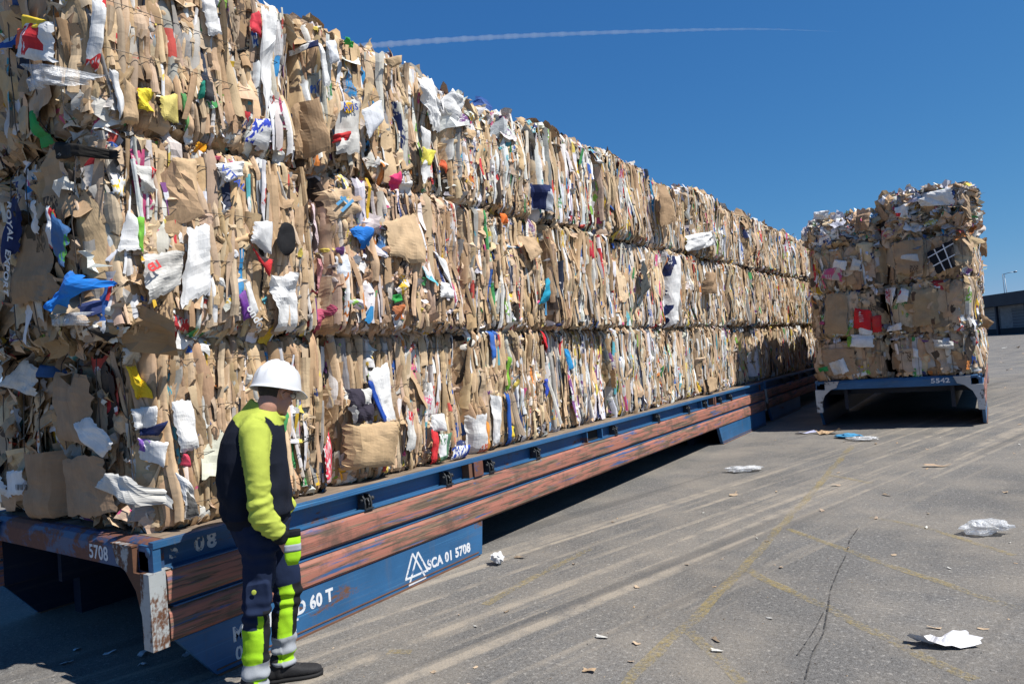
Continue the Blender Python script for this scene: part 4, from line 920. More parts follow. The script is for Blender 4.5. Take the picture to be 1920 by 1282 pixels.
# words printed on a few of the pieces
def word(text, px, plane, t, size, px2, mat, par, up=None, width=1., bold=.02):
    f = on_side if plane == 'E' else on_end
    a, b = f(*px, t), f(*px2, t); xd = norm(b-a); N = np.array((1., 0, 0)) if plane == 'E' else np.array((0, -1., 0))
    o = letters(text, size, a+N*.05, xd, np.cross(N, xd), mat, par, 'printed_word', bold, .001, width)
    n = len(o.data.vertices); v = np.zeros(n*3, np.float32); o.data.vertices.foreach_get('co', v); L = np.array(par.location); bx_, sd = INFO[par.name]
    P = roundoff(v.reshape(-1, 3)+L, face_frame(bx_, plane), sd)-L; o.data.vertices.foreach_set('co', P.ravel().astype(np.float32)); o.data.update()
M_INKB = simple('blue_print', (.03, .07, .33), .7); M_INKW = simple('white_print', (.66, .66, .66), .7); M_INKR = simple('red_print', (.55, .05, .05), .7); M_INKK = simple('black_print', (.02, .02, .02), .7)
word('ROYAL  EXPORT', (44, 380), 'S', YP[2]-.022, .075, (33, 492), M_INKW, BALES[1, 0])
piece(3, 'E', 'printed_oval', [(631, 197), (653, 196), (653, 217), (630, 218)], (.74, .45, .03), disc=True, amp=.002, tuck=.002, out=.022, label='yellow oval')
word('Avis', (632, 215), 'E', XP[3]+.035, .10, (655, 211), M_INKB, BALES[2, 1], bold=.01)
word('VITAL', (398, 322), 'E', XP[2]+.025, .07, (418, 343), M_INKB, BALES[1, 0])
word('ondo', (456, 578), 'E', XP[2]+.03, .075, (466, 594), M_INKW, BALES[1, 0])
word('e', (272, 514), 'E', XP[2]+.02, .10, (285, 507), M_INKR, BALES[1, 0]); word('u', (281, 509.5), 'E', XP[2]+.02, .10, (294, 502.5), M_INKR, BALES[1, 0])
word('Cafe', (555, 830), 'E', XP[1]+.03, .06, (566, 828), M_INKK, BALES[0, 0])
for i in range(9):
    p = on_end(30+i*2.5, 913, YP[1]-.07); mb = MB(); mb.box((p[0]-.004-.003*(i % 3), p[1]-.001, p[2]-.02), (p[0]+.003, p[1], p[2]+.02)); mb.build('barcode_line', M_INKK, BALES[0, 0 if p[0] > -1.37 else -1])
for a, b in (((628, 385), (640, 372)), ((634, 398), (652, 378)), ((632, 371), (644, 382))):
    p, q = on_side(*a, XP[2]+.016), on_side(*b, XP[2]+.016); mb = MB(); d = norm(q-p); n_ = np.cross((1., 0, 0), d)*.011
    mb.add([p-n_, q-n_, q+n_, p+n_], np.array([(0, 1, 2, 3)]), smooth=False); mb.v[0] = (.05, 0, 0)+roundoff(mb.v[0], face_frame(INFO[BALES[1, 1].name][0], 'E'), INFO[BALES[1, 1].name][1]); mb.build('blue_tape', simple('blue_tape', (.08, .28, .5)), BALES[1, 1])
for a, b in (((1740, 484), (1788, 457)), ((1750, 500), (1791, 478)), ((1752, 468), (1772, 508)), ((1768, 459), (1785, 503))):
    p, q = on_end(*a, 11.795), on_end(*b, 11.795); mb = MB(); d = norm(q-p); n_ = np.cross((0, -1., 0), d)*.009
    mb.add([p-n_, q-n_, q+n_, p+n_], np.array([(0, 1, 2, 3)]), smooth=False); mb.v[0] = (0, -.05, 0)+roundoff(mb.v[0], face_frame(INFO[RB[2, 1].name][0], 'S'), INFO[RB[2, 1].name][1]); mb.build('white_line', M_INKW, RB[2, 1])
scr = [(1612.5, 584), (1615.5, 585.5), (1611.5, 587), (1615, 588.5), (1611, 590), (1619.5, 591.5), (1611, 593), (1620, 595.5), (1611.5, 597), (1620.5, 598.5), (1612, 600.5), (1620.5, 602.5), (1613, 603)]
mb = MB(); bx_, sd = INFO[RB[1, 0].name]; pts = roundoff(np.array([on_end(*p, 11.80) for p in scr]), face_frame(bx_, 'S'), sd)-np.array((0, .065, 0)); mb.tube(pts, .0085, 6); mb.build('printed_script', M_INKW, RB[1, 0])

# ------------------------------------------------------------------ the worker
PF = norm(np.array([.635, .763, 0])); PR = np.array([PF[1], -PF[0], 0]); PO = np.array([.50, .42, 0.])
def L2W(p): p = np.asarray(p, float); return PO+p[..., :1]*PF+p[..., 1:2]*PR+p[..., 2:3]*np.array((0, 0, 1.))    # (forward, right, up)
def ring_loft(rings, n=40, cap=True):
    """rings: (centre, axis a (3), axis b (3), exponent) -> verts, faces; closed"""
    V = []; a = np.arange(n)/n*2*np.pi
    for c, A, B, e in rings:
        ca, sa = np.cos(a), np.sin(a); x = np.sign(ca)*np.abs(ca)**(2/e); y = np.sign(sa)*np.abs(sa)**(2/e)
        V.append(np.asarray(c)+x[:, None]*np.asarray(A)+y[:, None]*np.asarray(B))
    m = len(V); f = [(i*n+j, i*n+(j+1) % n, (i+1)*n+(j+1) % n, (i+1)*n+j) for i in range(m-1) for j in range(n)]
    F = [np.array(f)]
    if cap: F += [np.array([list(range(n))[::-1]]), np.array([list(range((m-1)*n, m*n))])]
    return np.vstack(V), F
def cat_rom(pts, k=8):
    pts = np.asarray(pts, float); P = np.vstack([2*pts[0]-pts[1], pts, 2*pts[-1]-pts[-2]]); out = []
    for i in range(len(pts)-1):
        p0, p1, p2, p3 = P[i:i+4]
        for t in np.linspace(0, 1, k, endpoint=False): out.append(.5*((2*p1)+(-p0+p2)*t+(2*p0-5*p1+4*p2-p3)*t*t+(-p0+3*p1-3*p2+p3)*t**3))
    return np.array(out+[pts[-1]])
def limb(pts, rad, k=8, n=20, dome=True, flat=1.0, flat_dir=None):
    """tapered round limb with domed ends; local coordinates"""
    D = cat_rom(np.hstack([np.asarray(pts, float), np.asarray(rad, float)[:, None]]), k); P, r = D[:, :3], D[:, 3]
    if dome:
        t0, t1 = norm(P[0]-P[1]), norm(P[-1]-P[-2]); an = np.array([.0, .35, .65, .9])
        P = np.vstack([P[0]+t0*r[0]*np.cos(an*1.57)[:, None], P, P[-1]+t1*r[-1]*np.cos(an*1.57)[::-1][:, None]]); r = np.concatenate([np.maximum(r[0]*np.sin(an*1.57), 1e-4), r, np.maximum(r[-1]*np.sin(an*1.57)[::-1], 1e-4)])
    V = []; pu = None; a = np.arange(n)/n*2*np.pi; ref = np.array((.9, .1, .2)) if flat_dir is None else np.asarray(flat_dir, float)
    for i in range(len(P)):
        t = norm(P[min(i+1, len(P)-1)]-P[max(i-1, 0)]); u = (ref if (pu is None or flat_dir is not None) else pu); u = u-t*(u@t); u = norm(u); pu = u; q = np.cross(t, u)
        V.append(P[i]+r[i]*(np.cos(a)[:, None]*u*flat+np.sin(a)[:, None]*q))
    m = len(V); F = [np.array([(i*n+j, i*n+(j+1) % n, (i+1)*n+(j+1) % n, (i+1)*n+j) for i in range(m-1) for j in range(n)]), np.array([list(range(n))[::-1]]), np.array([list(range((m-1)*n, m*n))])]
    return np.vstack(V), F
def ball(c, A, B, Cc, n=20):
    th = np.linspace(0.02, np.pi-.02, n//2+1)
    return ring_loft([(np.asarray(c)+np.cos(t)*np.asarray(Cc), np.asarray(A)*np.sin(t), np.asarray(B)*np.sin(t), 2.) for t in th], n)
def voxel(parts, size, smooth=4):
    mb = MB()
    for v, f in parts: mb.add(v, f)
    o = mb.build('tmp', None); md = o.modifiers.new('r', 'REMESH'); md.mode = 'VOXEL'; md.voxel_size = size; md.use_smooth_shade = True
    if smooth: sm = o.modifiers.new('s', 'SMOOTH'); sm.factor = .5; sm.iterations = smooth
    dg = bpy.context.evaluated_depsgraph_get(); me = bpy.data.meshes.new_from_object(o.evaluated_get(dg)); bpy.data.objects.remove(o)
    n = len(me.vertices); v = np.zeros(n*3, np.float32); me.vertices.foreach_get('co', v); nr = np.zeros(n*3, np.float32); me.vertices.foreach_get('normal', nr)
    return me, v.reshape(-1, 3).astype(float), nr.reshape(-1, 3).astype(float)
def finish(me, v, name, mat, parent, col=None):
    w_ = L2W(v)-np.array(parent.location); me.vertices.foreach_set('co', w_.ravel().astype(np.float32))
    for a in list(me.attributes):
        if a.name in ('col', 'ink'): me.attributes.remove(a)
    if col is not None:
        a = me.attributes.new('col', 'FLOAT_COLOR', 'POINT'); a.data.foreach_set('color', np.hstack([col, np.ones((len(col), 1))]).ravel().astype(np.float32))
    me.materials.clear(); me.materials.append(mat); me.polygons.foreach_set('use_smooth', np.ones(len(me.polygons), bool)); me.update(); me.flip_normals() if False else None
    me.name = name; o = bpy.data.objects.new(name, me); COL.objects.link(o); o.parent = parent; return o
def seg_dist(v, path, rad):
    """distance to a polyline of radii minus radius, and arc parameter"""
    best = np.full(len(v), 9.); par = np.zeros(len(v)); s = 0.
    for i in range(len(path)-1):
        a, b = path[i], path[i+1]; ab = b-a; t = np.clip(((v-a)@ab)/(ab@ab), 0, 1); d = np.linalg.norm(v-(a+t[:, None]*ab), axis=1)-(rad[i]+(rad[i+1]-rad[i])*t)
        m = d < best; best[m] = d[m]; par[m] = (s+t*np.linalg.norm(ab))[m]; s += np.linalg.norm(ab)
    return best, par
LIME2 = (.30, .56, .02)
LIME, NAVY, BLACK, REFL = (.37, .43, .07), (.0085, .011, .020), (.012, .013, .016), (.30, .32, .35)
me_root = empty('person', tuple(PO)); tag(me_root, 'worker in white helmet and lime and navy workwear standing with a hand in his pocket', 'person')
X3 = lambda f, r, z: np.array((f, r, z), float)
# head frame, turned left and bowed a little
HC = X3(.072, .0, 1.642); yw, pt = math.radians(42), math.radians(-15)
hf = X3(math.cos(yw)*math.cos(pt), -math.sin(yw)*math.cos(pt), math.sin(pt)); hl = norm(X3(-math.sin(yw), -math.cos(yw), 0)); hu = np.cross(hf, hl)
if hu[2] < 0: hu = -hu
H = lambda x, y, z: HC+x*hf+y*hl+z*hu
HV = lambda x, y, z: x*hf+y*hl+z*hu
RA = [X3(-.035, .175, 1.44), X3(-.035, .228, 1.32), X3(-.03, .247, 1.15), X3(-.022, .245, 1.02), X3(.03, .222, .93), X3(.058, .206, .888)]; RAr = [.075, .068, .062, .065, .057, .046]
LA_ = [X3(-.035, -.175, 1.44), X3(-.04, -.228, 1.32), X3(-.04, -.25, 1.15), X3(-.02, -.245, 1.06), X3(.055, -.18, 1.00), X3(.088, -.10, .985)]; LAr = [.075, .068, .062, .064, .055, .046]
parts = [ball(H(-.008, 0, .035), HV(.094, 0, 0), HV(0, .075, 0), HV(0, 0, .105), 28), ball(H(.022, 0, -.045), HV(.070, 0, 0), HV(0, .060, 0), HV(0, 0, .075), 24), ball(H(.062, 0, -.098), HV(.028, 0, 0), HV(0, .030, 0), HV(0, 0, .022), 16),
         limb([H(.078, 0, .008), H(.098, 0, -.018), H(.106, 0, -.036)], [.009, .012, .015], 4, 12), ball(H(.092, .013, -.038), HV(.010, 0, 0), HV(0, .008, 0), HV(0, 0, .008), 10), ball(H(.092, -.013, -.038), HV(.010, 0, 0), HV(0, .008, 0), HV(0, 0, .008), 10),
         ball(H(.082, 0, .022), HV(.014, 0, 0), HV(0, .050, 0), HV(0, 0, .012), 16), ball(H(.083, 0, -.062), HV(.012, 0, 0), HV(0, .024, 0), HV(0, 0, .007), 12), ball(H(.081, 0, -.075), HV(.012, 0, 0), HV(0, .020, 0), HV(0, 0, .008), 12),
         limb([H(-.03, 0, -.02), H(-.045, 0, -.09), X3(-.02, 0, 1.49), X3(-.05, 0, 1.44)], [.060, .058, .062, .075], 5, 24)]
for sy in (1, -1):
    parts += [ball(H(.052, sy*.042, -.025), HV(.03, 0, 0), HV(0, .022, 0), HV(0, 0, .028), 14)]
    e = [(-.012, .030), (-.020, .018), (-.018, -.004), (-.006, -.026), (.004, -.030)]
    parts += [limb([H(-.004+x, sy*(.080+.004*(i < 3)), -.002+z) for i, (x, z) in enumerate([(.010, .026), (-.004, .032), (-.020, .020), (-.020, -.002), (-.008, -.022), (.006, -.030)])], [.0055, .007, .007, .0065, .0065, .006], 4, 8), ball(H(-.004, sy*.077, 0.), HV(.016, 0, 0), HV(0, .007, 0), HV(0, 0, .024), 12)]
# torso, arms and legs under the clothes
parts += [ring_loft([(X3(-.06, 0, z), X3(a, 0, 0), X3(0, b, 0), 2.2) for z, a, b in ((.82, .095, .13), (.95, .13, .15), (1.1, .15, .17), (1.3, .145, .185), (1.42, .12, .17), (1.48, .07, .09))], 28),
          limb(RA, np.array(RAr)*.72, 5, 14), limb(LA_, np.array(LAr)*.72, 5, 14),
          limb([X3(-.062, .085, .88), X3(-.066, .094, .73), X3(-.082, .10, .60), X3(-.10, .104, .48), X3(-.122, .11, .17), X3(-.125, .11, .09)], [.075, .066, .055, .048, .042, .040], 6, 18), limb([X3(-.04, -.085, .88), X3(.012, -.098, .70), X3(.045, -.10, .50), X3(.006, -.104, .17), X3(.0, -.104, .09)], [.075, .068, .052, .042, .040], 6, 18)]
def hand(wr, fwd, palm, thumb, curl=.7, scale=1.):
    """palm block with four separate bent fingers and a thumb off its side"""
    fwd, palm, thumb = norm(fwd), norm(palm), norm(thumb); k = scale; out = []
    out.append(limb([wr, wr+fwd*.045*k, wr+fwd*.088*k], [.026*k, .034*k, .032*k], 5, 16, flat=.5, flat_dir=palm))
    for i, (off, ln) in enumerate(((.027, .075), (.009, .083), (-.009, .077), (-.026, .060))):
        b = wr+fwd*.085*k+thumb*off*k; c1 = b+(fwd*math.cos(curl*.5)+palm*math.sin(curl*.5))*ln*.45*k; c2 = c1+(fwd*math.cos(curl*1.3)+palm*math.sin(curl*1.3))*ln*.33*k; c3 = c2+(fwd*math.cos(curl*1.9)+palm*math.sin(curl*1.9))*ln*.26*k
        out.append(limb([b-fwd*.015, c1, c2, c3], [.0092*k, .0088*k, .008*k, .0068*k], 4, 10))
    b = wr+fwd*.025*k+thumb*.026*k; c1 = b+norm(thumb*.8+fwd*.7)*.038*k; c2 = c1+norm(thumb*.25+fwd*.9+palm*.25)*.030*k
    out.append(limb([b-thumb*.012, c1, c2], [.014*k, .0115*k, .0085*k], 4, 10)); return out
parts += hand(X3(.060, .204, .884), X3(.42, -.12, -.9), X3(0, -1, 0), X3(.9, 0, .4), .5)
parts += hand(X3(.092, -.09, .985), X3(.12, .95, .22), X3(-.8, .1, -.2), X3(.1, 0, 1), .45)
me, v, nr = voxel(parts, .0055, 3)
finish(me, v, 'body', M_SKIN, me_root)
for sy in (1, -1):
    mb = MB(); V, F = ball(H(.079, sy*.032, .003), HV(.012, 0, 0), HV(0, .012, 0), HV(0, 0, .012), 12); mb.add(L2W(V), F); mb.build('eye', simple('eye_white', (.5, .48, .46), .2), me_root)
# hair below the helmet
V, F = [], []
na, nz = 40, 14
for j, z in enumerate(np.linspace(.075, -.092, nz)):
    for i, a in enumerate(np.linspace(-1.9, 1.9, na)):
        rr = math.sqrt(max(.02, 1-((z-.035)/.112)**2)); nk = 1 if z > -.03 else 1-.25*((-.03-z)/.045)
        lim = 1.0 if z > .02 else (.80 if abs(a) > 1.25 else 1.0)
        V.append(L2W(H(-.010-math.cos(a)*.099*rr*nk*lim-.0, math.sin(a)*.0795*rr*nk*lim, z)))
F = np.array([(j*na+i, j*na+i+1, (j+1)*na+i+1, (j+1)*na+i) for j in range(nz-1) for i in range(na-1)])
mb = MB(); mb.add(np.array(V), F); mb.build('hair', M_HAIR, me_root)
# glasses
mb = MB()
for sy in (1, -1):
    mb.tube([L2W(H(.100+.004*math.cos(a)-.012*abs(math.cos(a)), sy*(.034+.026*math.cos(a)), .002+.017*math.sin(a))) for a in np.linspace(0, 2*np.pi, 17)], .0022, 6)
    mb.tube([L2W(H(.090, sy*.060, .008)), L2W(H(.060, sy*.073, .010)), L2W(H(.0, sy*.084, .012)), L2W(H(-.02, sy*.084, -.004))], .0026, 6)
mb.tube([L2W(H(.100, .010, .006)), L2W(H(.102, 0, .009)), L2W(H(.100, -.010, .006))], .0022, 6)
mb.build('glasses', simple('dark_glasses_frame', (.03, .018, .014), .35), me_root)
# helmet: ridged dome, rain gutter and wavy peak
na, V = 96, []
prof = [(0., 1.), (.12, .995), (.25, .965), (.4, .905), (.55, .815), (.7, .68), (.82, .52), (.91, .34), (.97, .16), (1.0, .0), (1.01, -.08), (1.02, -.105)]
ang = np.arange(na)/na*2*np.pi
def hv(a, rr, zz, flare=0.):
    f = math.cos(a); l = math.sin(a); ax = .142 if f > 0 else .147; ay = .121
    front = max(0., f)**2.2; dip = .012*math.exp(-((abs(a if a < np.pi else a-2*np.pi)-1.05)/.30)**2)
    pk = flare*(.007+.048*front)
    ridge = 0
    if .1 < rr < .97:
        w1 = math.exp(-((l*ay*rr)/.012)**2)*.011 + sum(math.exp(-((l*ay*rr-sg*.048)/.006)**2) for sg in (1, -1))*.009
        ridge = w1*min(1, (1-rr)*6)
    n_ = 1+ridge/.13
    return H(.002+f*(ax*rr*n_+pk), l*(ay*rr*n_+pk*.7), .045+.144*zz*n_-flare*(.008+.014*front)+flare*dip)
rows = [[hv(a, rr, zz) for a in ang] for rr, zz in prof[1:]]
top = hv(0, 0, 1.0)
rows += [[hv(a, 1.03, -.13, t) for a in ang] for t in (.25, .6, .95, 1.0)]
rows.append([hv(a, 1.02, -.155, .97) for a in ang]); rows.append([hv(a, 1.0, -.15, .5) for a in ang]); rows.append([hv(a, .965, -.12, 0) for a in ang]); rows.append([hv(a, .955, .02, 0) for a in ang]); rows.append([hv(a, .78, .50, 0) for a in ang]); rows.append([hv(a, .3, .86, 0) for a in ang])
V = np.vstack([L2W(np.array(r_)) for r_ in rows]+[L2W(top)[None], L2W(hv(0, 0, .9))[None]]); m = len(rows)
F = [np.array([(i*na+j, (i+1)*na+j, (i+1)*na+(j+1) % na, i*na+(j+1) % na) for i in range(m-1) for j in range(na)]), np.array([(m*na, j, (j+1) % na) for j in range(na)]), np.array([((m-1)*na+j, m*na+1, (m-1)*na+(j+1) % na) for j in range(na)])]
mb = MB(); mb.add(V, F); helm = mb.build('helmet', M_HELM, me_root)
for i in range(9):
    mb = MB(); p = L2W(H(.018+.0085*i-.03, .0415, .045+.144*.93-.0006*abs(i-4)**1.6)); mb.box(p-np.array((.0016, .0016, .002)), p+np.array((.0016, .0016, .0045))); o = mb.build('vent_slot', M_DARK, me_root); o.parent = helm; o.location = (0, 0, 0)
# jacket
JR = [(.925, -.232, .100, .186), (.955, -.240, .106, .192), (.985, -.262, .116, .204), (1.06, -.270, .120, .210), (1.18, -.266, .121, .212), (1.30, -.252, .118, .212), (1.40, -.228, .110, .205), (1.46, -.200, .100, .185), (1.50, -.178, .092, .155), (1.535, -.155, .085, .12), (1.56, -.12, .08, .092)]
parts = [ring_loft([(X3((a+b)/2, 0, z), X3((b-a)/2, 0, 0), X3(0, r, 0), 2.35) for z, a, b, r in JR], 48), limb(RA, RAr, 8, 24), limb(LA_, LAr, 8, 24),
         limb([X3(-.055, .10, 1.465), X3(-.045, .165, 1.435)], [.085, .082], 4, 20), limb([X3(-.055, -.10, 1.465), X3(-.045, -.165, 1.435)], [.085, .082], 4, 20)]
cb, cf = X3(-.062, 0, 1.628), X3(.112, 0, 1.502)                     # stand-up collar, tipped forward
for t0 in (0,):
    top_c, A_ = (cb+cf)/2, (cf-cb)/2; low_c = X3(-.03, 0, 1.50); AL = X3(.105, 0, -.045)
    parts.append(ring_loft([(low_c, AL*.98, X3(0, .105, 0), 2.1), (low_c*.5+top_c*.5, (AL*.5+A_*.5)*1.01, X3(0, .092, 0), 2.1), (top_c, A_, X3(0, .080, 0), 2.1)], 36))
me, v, nr = voxel(parts, .0052, 9)
dr, pr_ = seg_dist(v, np.array(RA), np.array(RAr)); dl, pl_ = seg_dist(v, np.array(LA_), np.array(LAr))
sl_r = (dr < .010) & (v[:, 1] > .165); sl_l = (dl < .010) & (v[:, 1] < -.165) | ((dl < .008) & (pl_ > .40))
sl_r |= (dr < .008) & (pr_ > .42)
fold = np.zeros(len(v))
for S, P_, sg in ((sl_r, pr_, 1), (sl_l, pl_, -1)):
    an = np.arctan2(v[:, 0]+.03, (v[:, 1]-sg*.24)*sg)
    ramp = np.clip((P_-.16)/.2, .12, 1)
    f_ = np.sin(P_*74+2.4*np.sin(an+.5)+4.5*vnoise(v*8, 4))*.45*(.5+.5*np.sin(an*1.0+.8+3*vnoise(v*5, 2)))+.9*(.35-np.abs(vnoise(v*np.array((13, 13, 26)), 8)))+.4*vnoise(v*np.array((30, 30, 55)), 9)
    fold += np.where(S, ramp*.0105*f_, 0)
body = ~(sl_r | sl_l)
fold += np.where(body, (.014*vnoise(v*np.array((8, 8, 4.)), 3)+.018*(.4-np.abs(vnoise(v*np.array((7, 7, 3.2))+vnoise(v*3, 12)[:, None], 6)))*np.clip((1.5-v[:, 2])/.3, 0, 1)+.006*vnoise(v*np.array((22, 22, 10.)), 16))+.008*np.sin(v[:, 2]*46+3*vnoise(v*6, 9))*np.clip((1.2-v[:, 2])/.2, 0, 1), 0)
hem = v[:, 2] < .985
fold = np.where(hem & body, -.004, fold)
v2 = v+nr*fold[:, None]
col = np.tile(NAVY, (len(v), 1)).astype(float)*1.0
yoke = (v[:, 2] > 1.405-(v[:, 0]+.06)*1.20) & (v[:, 0] < .012) & (v[:, 2] > 1.35)
col[yoke & body] = LIME
sleeve_end = (pr_ > .575)
col[sl_r] = LIME; col[sl_r & sleeve_end] = BLACK
col[sl_l] = LIME; col[sl_l & (pl_ > .62)] = BLACK
col[(v[:, 2] > 1.50-(v[:, 0]+.03)*.42) & (np.abs(v[:, 1]) < .13) & (v[:, 2] > 1.465-(v[:, 0]-.1)*.2)] = LIME
# neck opening: hollow the collar's inside
ins = (((v-top_c)@norm(np.cross(A_, X3(0, 1, 0)))) * (1 if np.cross(A_, X3(0, 1, 0))[2] > 0 else -1)); q = np.sqrt(((v-top_c)@norm(A_)/np.linalg.norm(A_))**2+(v[:, 1]/.080)**2)
mk = (ins > -.012) & (q < .86) & (v[:, 2] > 1.48); dn = norm(top_c-low_c)
v2[mk] -= dn*.055; col[mk] = np.array(LIME)*.9
finish(me, v2, 'jacket', M_CLOTH, me_root, col)
# trousers
RL = [X3(-.062, .088, .90), X3(-.066, .094, .73), X3(-.082, .100, .60), X3(-.100, .104, .48), X3(-.110, .106, .30), X3(-.122, .110, .17), X3(-.126, .112, .085)]; RLr = [.102, .088, .075, .066, .068, .068, .064]
LL = [X3(-.045, -.090, .90), X3(.012, -.098, .70), X3(.050, -.102, .50), X3(.022, -.104, .30), X3(.006, -.104, .17), X3(.004, -.104, .085)]; LLr = [.112, .103, .078, .069, .066, .064]
parts = [ring_loft([(X3((a+b)/2, 0, z), X3((b-a)/2, 0, 0), X3(0, r, 0), 2.3) for z, a, b, r in ((.80, -.160, .085, .172), (.86, -.190, .095, .180), (.92, -.212, .098, .183), (.99, -.225, .095, .178))], 40),
         limb(RL, RLr, 8, 26, dome=False), limb(LL, LLr, 8, 26, dome=False)]
pk = lambda f, r, z, w_, h_, d_: ring_loft([(X3(f, r-d_, z), X3(w_, 0, 0), X3(0, 0, h_), 7.), (X3(f, r+d_*.8, z), X3(w_, 0, 0), X3(0, 0, h_), 7.), (X3(f, r+d_, z), X3(w_*.93, 0, 0), X3(0, 0, h_*.95), 7.)], 32)
parts.append(pk(-.080, .172, .565, .062, .085, .022))
me, v, nr = voxel(parts, .0052, 8)
d1, p1 = seg_dist(v, np.array(RL), np.array(RLr)); d2, p2 = seg_dist(v, np.array(LL), np.array(LLr)); right = d1 < d2
fold = .009*vnoise(v*np.array((11, 11, 6.)), 21)+.012*(.4-np.abs(vnoise(v*np.array((10, 10, 7.)), 25)))+.005*vnoise(v*np.array((26, 26, 16.)), 22)
crump = np.clip((.30-v[:, 2])/.15, 0, 1)+np.exp(-((v[:, 2]-.47)/.08)**2)*.8+np.exp(-((v[:, 2]-.80)/.06)**2)*.7
fold += .008*crump*np.sin(v[:, 2]*95+3.2*vnoise(v*8, 23)+np.arctan2(v[:, 0], v[:, 1])*1.3)
v2 = v+nr*fold[:, None]
col = np.tile(np.array((.011, .019, .048)), (len(v), 1)); z, f = v[:, 2], v[:, 0]
cr = np.interp(z, [q[2] for q in RL][::-1], [q[0] for q in RL][::-1]); cl = np.interp(z, [q[2] for q in LL][::-1], [q[0] for q in LL][::-1])
g = right & (z < .395); col[g] = LIME2
g = right & (z < .47) & (f > cr+.012); col[g] = LIME2
g = right & (z < .50) & (z > .215) & (f > cr+.040); col[g] = BLACK
g = right & (z < .52) & (z > .19) & (v[:, 1] < .085) & (f > cr+.015); col[g] = BLACK
g = right & (z < .215) & (z > .132); col[g] = REFL
g = (~right) & (z < .55) & (f > cl+.030); col[g] = BLACK
g = (~right) & (z < .55) & (z > .0) & (f <= cl+.045) & (f > cl-.03) | (~right) & (z < .26); col[g] = LIME2
g = (~right) & (z < .40) & (f <= cl-.03); col[g] = BLACK
g = (~right) & (z < .262) & (z > .165); col[g] = REFL
g = (~right) & (z < .120); col[g] = REFL
g = right & (z < .115) & (f > cr+.02); col[g] = REFL
finish(me, v2, 'trousers', M_CLOTH, me_root, col)
mb = MB(); V, F = ball(X3(-.095, .1965, .605), X3(.013, 0, 0), X3(0, .0022, 0), X3(0, 0, .014), 14); mb.add(L2W(V), F, (*LIME, 0)); mb.build('pocket_badge', M_CLOTH, me_root)
# holster pocket hanging at the front of the right hip
mb = MB()
def hp(f, r, z, w_, d_): return (X3(f, r, z), X3(w_, 0, 0), X3(0, d_, 0), 3.2)
def slab(z0, z1, grow, c, nm):
    mb = MB(); zs = np.linspace(z0, z1, 5)
    R3 = [hp(.112+.006*math.sin((z-.72)*9), .205-.01*(z-.72)/.2, z, (.043 if z > .77 else .043-.018*((.77-z)/.05)**2)+grow, .020+grow) for z in zs]
    V, F = ring_loft(R3, 28); mb.add(L2W(V), F, (*c, 0)); return mb.build(nm, M_CLOTH, me_root)
pouch = slab(.725, .872, .0, LIME2, 'tool_pouch')
for z0, z1, c, nm in ((.795, .832, REFL, 'reflective_band'), (.8725, .905, BLACK, 'pouch_rim')):
    o = slab(z0, z1, .002, c, nm); o.parent = pouch; o.location = (0, 0, 0)
# shoes
def shoe(heel, ang, nm, lab=None):
    d = X3(math.cos(ang), math.sin(ang), 0); q = X3(-math.sin(ang), math.cos(ang), 0)
    st = [(-.005, .036, .050, .062), (.02, .040, .055, .075), (.07, .039, .052, .085), (.12, .043, .043, .070), (.17, .049, .036, .055), (.22, .050, .030, .046), (.26, .043, .026, .038), (.285, .022, .020, .026)]
    up = [(heel+d*x+X3(0, 0, .016+h/2), q*wd, X3(0, 0, 1)*h/2*1.15, 2.6) for x, wd, _, h in st]
    A, FA = ring_loft(up, 24)
    B, FB = limb([heel+d*.055+X3(0, 0, .05), heel+d*.05+X3(0, 0, .12)], [.046, .048], 4, 18)
    me, v, nr = voxel([(A, FA), (B, FB)], .006, 3); o = finish(me, v, 'shoe', M_RUBBER_T, me_root)
    mb = MB(); R4 = [(heel+d*x+X3(0, 0, .011), q*(wd+.006), X3(0, 0, .011), 5.) for x, wd, _, h in [(-.012, .03, 0, 0)]+st[1:-1]+[(.292, .022, 0, 0)]]
    V, F = ring_loft(R4, 20); mb.add(L2W(V), F); s_ = mb.build('sole', M_RUBBER, me_root); s_.parent = o
    for k in range(5):
        c_ = heel+d*(.10+.022*k)+X3(0, 0, .100-.0085*k); mb = MB(); mb.tube([L2W(c_-q*.024-X3(0, 0, .012)), L2W(c_+X3(0, 0, .004)), L2W(c_+q*.024-X3(0, 0, .012))], .003, 6); l_ = mb.build('shoe_lace', M_LACE, me_root); l_.parent = o
    return o
M_RUBBER_T = simple('black_shoe_mesh', (.016, .016, .018), .75, bscale=160, bstr=.5); M_LACE = simple('grey_lace', (.06, .06, .065), .8)
shoe(X3(-.075, -.102, 0), math.radians(2), 'l'); shoe(X3(-.205, .112, 0), math.radians(12), 'r')

